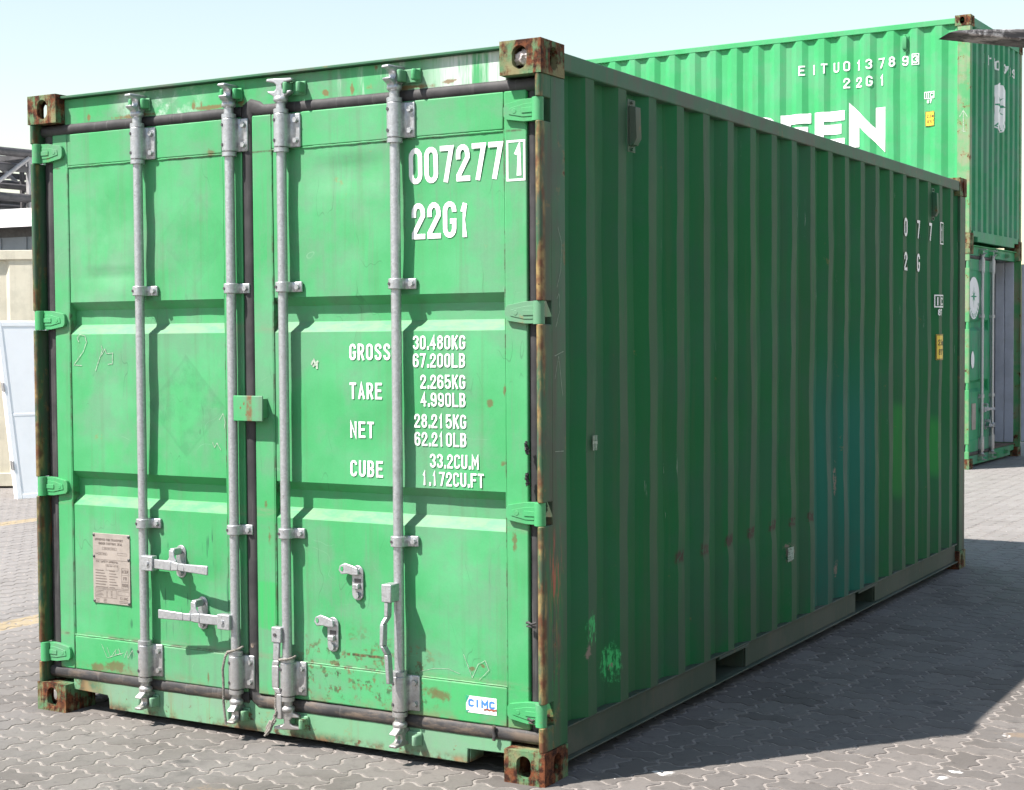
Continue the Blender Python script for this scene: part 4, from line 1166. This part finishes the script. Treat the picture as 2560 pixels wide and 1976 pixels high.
# side wall fittings and lettering
def vent(root, y, z, mat):
    b = MB().box(2.4290, 2.4325, y, y+.068, z-.100, z+.100)
    b.prism([(2.434, z+.075), (2.462, z+.068), (2.466, z-.050), (2.452, z-.075), (2.434, z-.078)], y+.006, y+.052, 'y')
    b.cyl((2.434, y+.03, z+.088), (2.441, y+.03, z+.088), .007, 8).cyl((2.434, y+.03, z-.090), (2.441, y+.03, z-.090), .007, 8)
    return b.build('vent', mat, root, bevel=.003)
vent(main, .716, 2.370, M['rail']); vent(main, .714+CP*16, 2.370, M['rail'])
def side_text(root, chars, v, H, W, mat, t=None):
    for ch, yc in chars: decal('letter', text2d(ch, yc-W/2, v, H, W, t=t or H*.16), on_side, mat, root, on_side_cuts(yc-W, yc+W))
side_text(main, [('0', 4.577), ('0', 4.640), ('7', 4.857), ('2', 4.928), ('7', 5.136), ('7', 5.207)], 2.140, .110, .062, M['letter'])
side_text(main, [('2', 4.577), ('2', 4.640), ('G', 4.857), ('1', 4.930)], 1.940, .110, .060, M['letter'])
o = text2d('1', 5.392, 2.150, .095, .05, t=.014); frame2d(5.375, 5.452, 2.130, 2.270, .008, 0, o)
decal('letter', o[:-4], on_side, M['letter'], main, on_side_cuts(5.37, 5.47)); decal('letter_frame', o[-4:], on_side, M['letter'], main, on_side_cuts(5.37, 5.47))
def ic_mark(root, y0, v0, mat, s=1.0):
    o = []
    frame2d(y0, y0+.145*s, v0+.06*s, v0+.155*s, .010*s, 0, o); ribbon([(y0+.058*s, v0+.066*s), (y0+.058*s, v0+.149*s)], .007*s, .0001, o)
    text2d('i', y0+.020*s, v0+.075*s, .062*s, .026*s, t=.012*s, out=o); text2d('C', y0+.078*s, v0+.075*s, .062*s, .045*s, t=.012*s, out=o)
    text2d('87', y0+.035*s, v0, .048*s, .030*s, t=.010*s, out=o)
    q = decal('owner_mark', o, on_side, mat, root, on_side_cuts(y0-.01, y0+.16*s)); q['kind'] = 'stuff'; return q
ic_mark(main, 5.330, 1.680, M['letter'], .85)
def height_sticker(root, y0, v0, s=1.0):
    st = decal('height_sticker', rect2d(y0, y0+.11*s, v0, v0+.17*s, 0, []), on_side, M['yellow'], root, on_side_cuts(y0-.01, y0+.13*s))
    o = []; frame2d(y0+.002, y0+.108*s, v0+.002, v0+.168*s, .005*s, .0004, o)
    text2d('2.6m', y0+.018*s, v0+.096*s, .040*s, .020*s, t=.006*s, out=o); text2d("8'6\"", y0+.022*s, v0+.032*s, .040*s, .020*s, t=.006*s, out=o)
    decal('sticker_print', [[(p[0], p[1], p[2]+.0005) for p in q] for q in o], on_side, M['black'], st, on_side_cuts(y0-.01, y0+.13*s))['kind'] = 'stuff'
height_sticker(main, 5.345, 1.400, .95)
o = []
for i in range(4): ribbon([(.398+i*.012, 1.150), (.396+i*.012, 1.205)], .007, 0, o)
ribbon([(.392, 1.178), (.446, 1.178)], .010, .0001, o)
decal('torn_sticker', o, on_side, M['chalk'], main, on_side_cuts(.37, .46))['kind'] = 'stuff'
o = []
for i in range(6): ribbon([(2.56+.012*fbm(i, 1), .47+i*.012), (2.60+.02*fbm(i, 3), .485+i*.010)], .010, .00006*i, o)
decal('torn_sticker', o, on_side, M['chalk'], main, on_side_cuts(2.5, 2.7))['kind'] = 'stuff'
# chalk arrow-like scratches on the post
on_post = lambda u, v, l: (2.4339+l, u, v)
o = []
for p in ([(.120, 1.74), (.150, 1.80), (.155, 1.90), (.130, 1.95)], [(.11, 1.60), (.14, 1.66), (.135, 1.72), (.118, 1.70)], [(.10, 1.42), (.13, 1.50), (.16, 1.36)], [(.10, 1.50), (.165, 1.515)], [(.10, 1.165), (.165, 1.163)]):
    q = []
    for a, b in zip(p, p[1:]): q += [(a[0]+(b[0]-a[0])*k/3+.002*fbm(k+a[1]*9, 1), a[1]+(b[1]-a[1])*k/3) for k in range(3)]
    ribbon(q+[p[-1]], .0018, 0, o)
decal('chalk_mark', o, on_post, M['chalk'], main)['kind'] = 'stuff'

# ---- stacked containers behind, on the right
SX, SY = .650, 13.80
mt2 = dict(post=M['bgpost'], header=M['bgend'], sill=M['bgend'], rail=M['bgside'], under=M['bgside'], side=M['bgside'], end=M['bgend'], door=M['bgend'], inner=M['interior'])
low, lL, lR, lb = container('shipping_container', (SX, SY, 0), RAD(90-1.8), mt2, False, right_open=True)
tag(low, 'lower green container of the stack behind, one door open on a pale interior', 'container', 'green shipping containers')
upc, uL, uR, ub = container('shipping_container', (SX-LY*math.cos(RAD(1.8))+LX*math.sin(RAD(1.8)), SY+LX*math.cos(RAD(1.8))+LY*math.sin(RAD(1.8)), LZ+.002), RAD(-91.8), mt2, False)
tag(upc, 'upper green container of the stack behind, its sunlit corrugated side lettered in white', 'container', 'green shipping containers')
WX = lambda x: x-(SX-LY)                      # world x -> along the wall of the upper one
UZ = LZ+.002
cols = [('E', -1.355), ('I', -1.205), ('T', -1.075), ('U', -.930), ('0', -.797), ('1', -.655), ('3', -.530), ('7', -.385), ('8', -.255), ('9', -.105)]
side_text(upc, [(c, WX(x)) for c, x in cols], 4.676-UZ, .118, .075, M['letter'])
side_text(upc, [(c, WX(x)) for c, x in zip('22G1', (-.797, -.655, -.525, -.375))], 4.475-UZ, .122, .075, M['letter'])
o = text2d('3', WX(-.010), 4.690-UZ, .095, .060, t=.016); frame2d(WX(-.022), WX(.062), 4.672-UZ, 4.802-UZ, .009, .0001, o)
decal('letter', o[:-4], on_side, M['letter'], upc, on_side_cuts(WX(-.03), WX(.07))); decal('letter_frame', o[-4:], on_side, M['letter'], upc, on_side_cuts(WX(-.03), WX(.07)))
ic_mark(upc, WX(.115), 4.222-UZ, M['letter'], .85); height_sticker(upc, WX(.127), 3.957-UZ, 1.0)
for i, ch in enumerate('EVERGREEN'):
    u0 = WX(-.771-(8-i)*.425)
    decal('letter', text2d(ch, u0, 3.775-UZ, .445, .375 if ch != 'N' else .435, t=.118), on_side, M['letter_worn'], upc, on_side_cuts(u0-.05, u0+.5))
vent(upc, WX(-.130), 4.935-UZ, M['bgside']).location.x = .0
o = []; ribbon([(0, .0), (0, .235)], .008, 0, o); ribbon([(-.045, .17), (0, .24), (.045, .165)], .008, .0001, o); ribbon([(-.02, .02), (0, 0.0), (.03, .0)], .006, .0002, o)
decal('chalk_mark', [[(p[0]+LY-.08, p[1]+1.270, p[2]) for p in q] for q in o], lambda u, v, l: (2.4335+l, u, v), M['chalk'], upc)
# end wall lettering and emblem (reads towards -x of the container)
on_end = lambda u, v, l: (LX-u, LY-.012-gend(LX-u)+.0065+l, v)
ecuts = [LX-q for q in end_breaks()]
for i, ch in enumerate('EITU013789'): decal('letter', text2d(ch, .62+i*.150, 4.715-UZ, .118, .075, t=.018), on_end, M['letter'], upc, ecuts)
decal('letter', text2d('3', .62+1.512, 4.735-UZ, .085, .055, t=.014), on_end, M['letter'], upc, ecuts); decal('letter_frame', frame2d(.62+1.49, .62+1.58, 4.715-UZ, 4.835-UZ, .008, .0001, []), on_end, M['letter'], upc, ecuts)
emb = decal('emblem', disc(1.39, 4.285-UZ, .30, 0, 48), on_end, M['sticker'], upc, ecuts)
decal('emblem_star', [[(p[0], p[1], p[2]+.0008) for p in q] for q in star(1.39, 4.31-UZ, .24, 0)]+[[(p[0], p[1], p[2]+.0008) for p in q] for q in ring_text('EVERGREEN', 1.39, 4.285-UZ, .285, .055, 205, 335, 0)], on_end, M['starg'], emb, ecuts)['kind'] = 'stuff'
# emblem and round label on the closed door of the lower one
od = lambda u, v, l: (u, DOORY-.0040-l, v)
emb = decal('emblem', disc(.335, 1.972, .245, 0, 48), od, M['sticker'], lL)
decal('emblem_star', [[(p[0], p[1], p[2]+.0008) for p in q] for q in star(.335, 1.99, .14, 0)]+[[(p[0], p[1], p[2]+.0008) for p in q] for q in ring_text('EVERGREEN', .335, 1.972, .232, .048, 200, 340, 0)], od, M['starg'], emb)['kind'] = 'stuff'
decal('round_label', disc(.30, 1.255, .07, 0, 28, .10), od, M['sticker'], lL)
MB().box(.285, .445, DOORY-.003, DOORY+.006, .44, .745).build('data_plate', M['plate'], lL)

# ------------------------------------------------------------------ things on the near container
def twisted(pts, r=.0050, turns=40):
    b = MB(); P = [Vector(p) for p in pts]
    seg = [0]
    for a, c in zip(P, P[1:]): seg.append(seg[-1]+(c-a).length)
    L = seg[-1]; n = max(40, int(L/.004))
    def at(t):
        s_ = t*L
        for i in range(len(P)-1):
            if s_ <= seg[i+1]+1e-9:
                k = (s_-seg[i])/max(1e-9, seg[i+1]-seg[i]); return P[i].lerp(P[i+1], k)
        return P[-1]
    for s in range(3):
        q = []
        for i in range(n+1):
            t = i/n; p = at(t); d = (at(min(1, t+.01))-at(max(0, t-.01))).normalized(); a = d.orthogonal().normalized(); c = d.cross(a)
            an = 2*math.pi*(s/3+t*L/.030); q.append(p+(a*math.cos(an)+c*math.sin(an))*r*.52)
        b.tube(q, r*.58, 6)
    return b
rp = [(1.066+.031*math.cos(a), .012+.031*math.sin(a), .352-.018*(a-3.4)*-.6) for a in [6.6-.2*i for i in range(16)]]
rp = [(x, y, .332+.024*(1-i/15)+.010) for i, (x, y, z) in enumerate(rp)]
rp += [(1.032, -.010, .325), (1.029, -.022, .28), (1.031, -.021, .22), (1.029, -.020, .15), (1.034, -.018, .095), (1.040, -.018, .060)]
o = twisted(rp).build('rope', M['rope'], smooth=70)
tag(o, 'thin grey twisted rope tied round second door bar, hanging straight down beside its lower bracket', 'rope')
rp = [(1.319+.032*math.cos(a), .012+.032*math.sin(a), .352-.0008*i) for i, a in enumerate([6.9-.2*i for i in range(19)])]
rp += [(1.286, -.004, .330), (1.279, -.008, .28), (1.281, -.012, .20), (1.280, -.016, .155), (1.288, -.020, .135), (1.276, -.020, .120), (1.286, -.024, .105), (1.268, -.022, .085), (1.256, -.020, .062), (1.240, -.018, .045)]
b = twisted(rp)
for i in range(6): b.tube([(1.284, -.018, .125), (1.272+.01*fbm(i, 1), -.026, .10), (1.262+.012*fbm(i, 2), -.026, .072+.006*i), (1.240+.02*fbm(i, 3.3), -.022, .040+.006*i)], .0045, 5)
o = b.build('rope', M['rope'], smooth=70)
tag(o, 'frayed grey rope knotted round third door bar beside the handle that hangs down', 'rope')

bm = bmesh.new(); bmesh.ops.create_icosphere(bm, subdivisions=5, radius=1)
for v in bm.verts:
    p = v.co.copy(); k = 1+.75*mnoise.ridged_multi_fractal(p*1.3+Vector((3, 1, 7)), .9, 2.1, 4, 1.0, 2.0)*.35-.45
    v.co = Vector((p.x*.042*k, p.y*.024*k, p.z*.030*k+.008*p.x))
me = bpy.data.meshes.new('plastic_bag'); bm.to_mesh(me); bm.free(); me.materials.append(M['bag'])
me.polygons.foreach_set('use_smooth', [True]*len(me.polygons)); me.set_sharp_from_angle(angle=RAD(40))
o = bpy.data.objects.new('plastic_bag', me); COL.objects.link(o); o.location = (2.354, .034, 2.534)
tag(o, 'crumpled pinkish plastic bag stuffed into the hole of a rusty upper corner casting', 'bag')

# ------------------------------------------------------------------ left background
cr = empty('storage_container', (-8.25, 6.90, 0), RAD(30))
tag(cr, 'cream corrugated storage container standing behind the white leaning panels', 'container')
L0, L1 = -3.2, 2.86; W0 = 2.44
def gcr(x):
    t = x % .60
    return 0 if t < .30 else .030*(t-.30)/.045 if t < .345 else .030 if t < .555 else .030*(.60-t)/.045
xs = sorted(set([L0+.1, L1-.1]+[k*.60+t for k in range(-6, 6) for t in (0, .30, .345, .555) if L0+.1 < k*.60+t < L1-.1]))
for yy, s in ((0, 1), (W0, -1)):
    g = MB(); n = len(xs)-1
    g.grid(n, 2, lambda u, v: (xs[round(u*n)], yy+s*(.02+gcr(xs[round(u*n)])), .16+2.26*v))
    g.build('side_wall', M['cream'], cr, smooth=20)
for xx in (L0, L1-.1):
    for yy in (0, W0-.1): MB().box(xx, xx+.1, yy, yy+.1, .0, 2.52).build('corner_post', M['cream'], cr, bevel=.006)
for yy in (0, W0-.06):
    MB().box(L0+.1, L1-.1, yy+.002, yy+.058, 2.42, 2.52).build('top_rail', M['cream'], cr, bevel=.006)
    MB().box(L0+.1, L1-.1, yy+.002, yy+.058, .02, .16).build('bottom_rail', M['cream'], cr, bevel=.006)
for xx in (L0+.02, L1-.08): MB().box(xx, xx+.06, .1, W0-.1, .05, 2.5).build('end_wall', M['cream'], cr)
MB().box(L0+.1, L1-.1, .06, W0-.06, 2.44, 2.50).build('roof', M['trim'], cr)
MB().box(-.66, -.30, -.028, .022, 1.78, 2.16).build('vent_box', M['cream'], cr, bevel=.006)
for k, (px, py, dirz, lean, w, h, lab) in enumerate(((-6.80, 6.38, 66, 17.0, 1.20, 1.84, 'nearer of the two white framed panels leaning in front of the cream container'), (-6.87, 6.42, 66, 16.0, 1.15, 1.84, 'farther of the two white framed panels, half hidden behind the nearer one'))):
    r = empty('white_panel', (px, py, .0), RAD(dirz)); r.rotation_euler = (RAD(-lean), 0, RAD(dirz))
    tag(r, lab, 'panel', 'white panels leaning at the left')
    MB().box(.05, w-.05, .005, .030, .05, h-.05).build('sheet', M['white'], r)
    fr = MB().box(0, .05, 0, .042, 0, h).box(w-.05, w, 0, .042, 0, h).box(.05, w-.05, .001, .041, h-.05, h).box(.05, w-.05, .001, .041, 0, .05).box(.0501, w-.0501, .003, .0295, h*.46, h*.46+.03)
    fr.build('frame', M['white'], r, bevel=.004)
    MB().box(-.012, .004, -.006, .012, h*.16, h*.16+.09).box(-.012, .004, -.006, .012, h*.60, h*.60+.09).build('hinge', M['brace'], r)
bd = empty('grey_building', (-13.5, 12.5, .26), RAD(4))
tag(bd, 'low grey clad building with a white edged flat roof behind the cream container', 'building')
MB().box(-6, 7, 0, 9, -.26, 3.02).build('wall', M['greywall'], bd)
for i in range(26): MB().box(-6+i*.5, -5.97+i*.5, -.02, -.001, -.26, 2.86).build('cladding_rib', M['greywall'], bd)
MB().box(-6.2, 7.2, -.25, 9.2, 3.02, 3.16).build('roof', M['trim'], bd)
MB().box(-6.22, 7.22, -.28, -.251, 3.00, 3.27).build('roof_edge', M['trim'], bd)
MB().box(-6, 7, -.012, -.001, 2.87, 3.015).build('wall_band', M['dark'], bd)
tr = empty('lattice_boom', (-15.0, 14.6, 0), RAD(82))
tag(tr, 'grey steel lattice boom with diagonal braces rising above the grey building', 'boom')
TL = 12.0
for yy in (0, 1.1):
    for zz in (3.95, 4.70):
        MB().tube([(-4, yy, zz), (TL-4, yy, zz)], .075, 10).build('chord', M['truss'], tr, smooth=50)
    MB().box(-4, TL-4, yy-.03, yy+.03, 4.38, 4.48).build('side_beam', M['truss'], tr)
    MB().box(-4, TL-4, yy-.03, yy+.03, 3.66, 3.76).build('side_beam', M['truss'], tr)
for i in range(13):
    xx = -4+i*1.0
    for yy in (0, 1.1):
        MB().box(xx-.06, xx+.06, yy-.04, yy+.04, 3.44, 4.66).build('upright', M['truss'] if i % 2 else M['brace'], tr)
        if i < 12: MB().tube([(xx+.06, yy-.05, 4.0 if i % 2 else 4.62), (xx+.94, yy-.05, 4.62 if i % 2 else 4.0)], .038, 8).build('diagonal_brace', M['brace'], tr, smooth=50)
    MB().box(xx-.04, xx+.04, .03, 1.07, 4.63, 4.71).build('cross_member', M['truss'], tr)
for yy, zz, rr in ((.35, 4.18, .05), (.75, 3.86, .06), (.55, 4.56, .045), (.2, 3.72, .05), (.9, 4.30, .05)):
    MB().tube([(-4, yy, zz), (TL-4, yy, zz-.04)], rr, 8).build('pipe', M['truss'], tr, smooth=50)
for i in range(24):
    xx = -3.8+i*.5
    MB().box(xx-.03, xx+.03, .48, .54, 3.46, 4.50).build('slim_upright', M['truss'], tr)
for xx in (-3.6, 1.2, 6.6):
    for yy in (0, 1.1): MB().box(xx-.08, xx+.08, yy-.08, yy+.08, 3.30, 3.7).build('support', M['truss'], tr)

# ------------------------------------------------------------------ forklift (only a fork tip reaches into view)
ft = Vector((3.731, .248, 2.500)); fd = Vector((rt.x, rt.y, 0)).normalized(); fa = math.atan2(fd.y, fd.x)
fk = empty('forklift', (ft.x, ft.y, 0), fa)
tag(fk, 'forklift with a worn dark steel fork raised in front of the upper container', 'forklift')
for yy in (0, -.72):
    b = MB(); n = 12
    prof = [(0, 2.500), (.03, 2.5065), (.09, 2.509), (1.15, 2.511), (1.15, 3.05), (1.195, 3.05), (1.195, 2.470), (1.15, 2.458), (.75, 2.462), (.30, 2.468), (.06, 2.493)]
    b.prism(prof, yy-.06, yy+.06, 'y')
    b.build('fork', M['fork'], fk, bevel=.004)
for zz in (2.60, 2.95): MB().box(1.197, 1.27, -.95, .23, zz, zz+.10).build('carriage_bar', M['dark'], fk, bevel=.005)
for yy in (-.62, -.10): MB().box(1.275, 1.37, yy-.04, yy+.04, .12, 3.20).build('mast_rail', M['dark'], fk, bevel=.005)
MB().box(1.28, 1.36, -.58, -.14, 3.05, 3.15).build('mast_tie', M['dark'], fk)
MB().box(1.28, 1.36, -.58, -.14, .30, .40).build('mast_tie', M['dark'], fk)
b = MB().prism([(1.42, .32), (1.42, .95), (1.75, 1.05), (2.2, .85), (2.75, .95), (3.35, 1.15), (3.45, .95), (3.45, .30), (3.1, .22), (1.6, .22)], -.86, .14, 'y')
b.build('body', M['forkl'], fk, bevel=.04)
MB().prism([(2.2, .86), (2.75, .96), (2.72, 1.08), (2.25, 1.02)], -.62, -.10, 'y').build('seat', M['tyre'], fk, bevel=.03)
b = MB()
for yy in (-.82, .10):
    b.tube([(1.52, yy, .96), (1.68, yy, 2.12), (2.85, yy, 2.14), (3.05, yy, 1.05)], .03, 8)
b.box(1.66, 2.9, -.84, .12, 2.14, 2.17)
b.build('overhead_guard', M['dark'], fk, smooth=40)
for xx, rr in ((1.55, .34), (3.05, .28)):
    for yy in (-.90, .18):
        w = MB().cyl((xx, yy-.10, rr), (xx, yy+.10, rr), rr, 28).build('wheel', M['tyre'], fk, bevel=.03)
        MB().cyl((xx, yy-.106, rr), (xx, yy+.106, rr), rr*.55, 20).build('rim', M['forkl'], w)
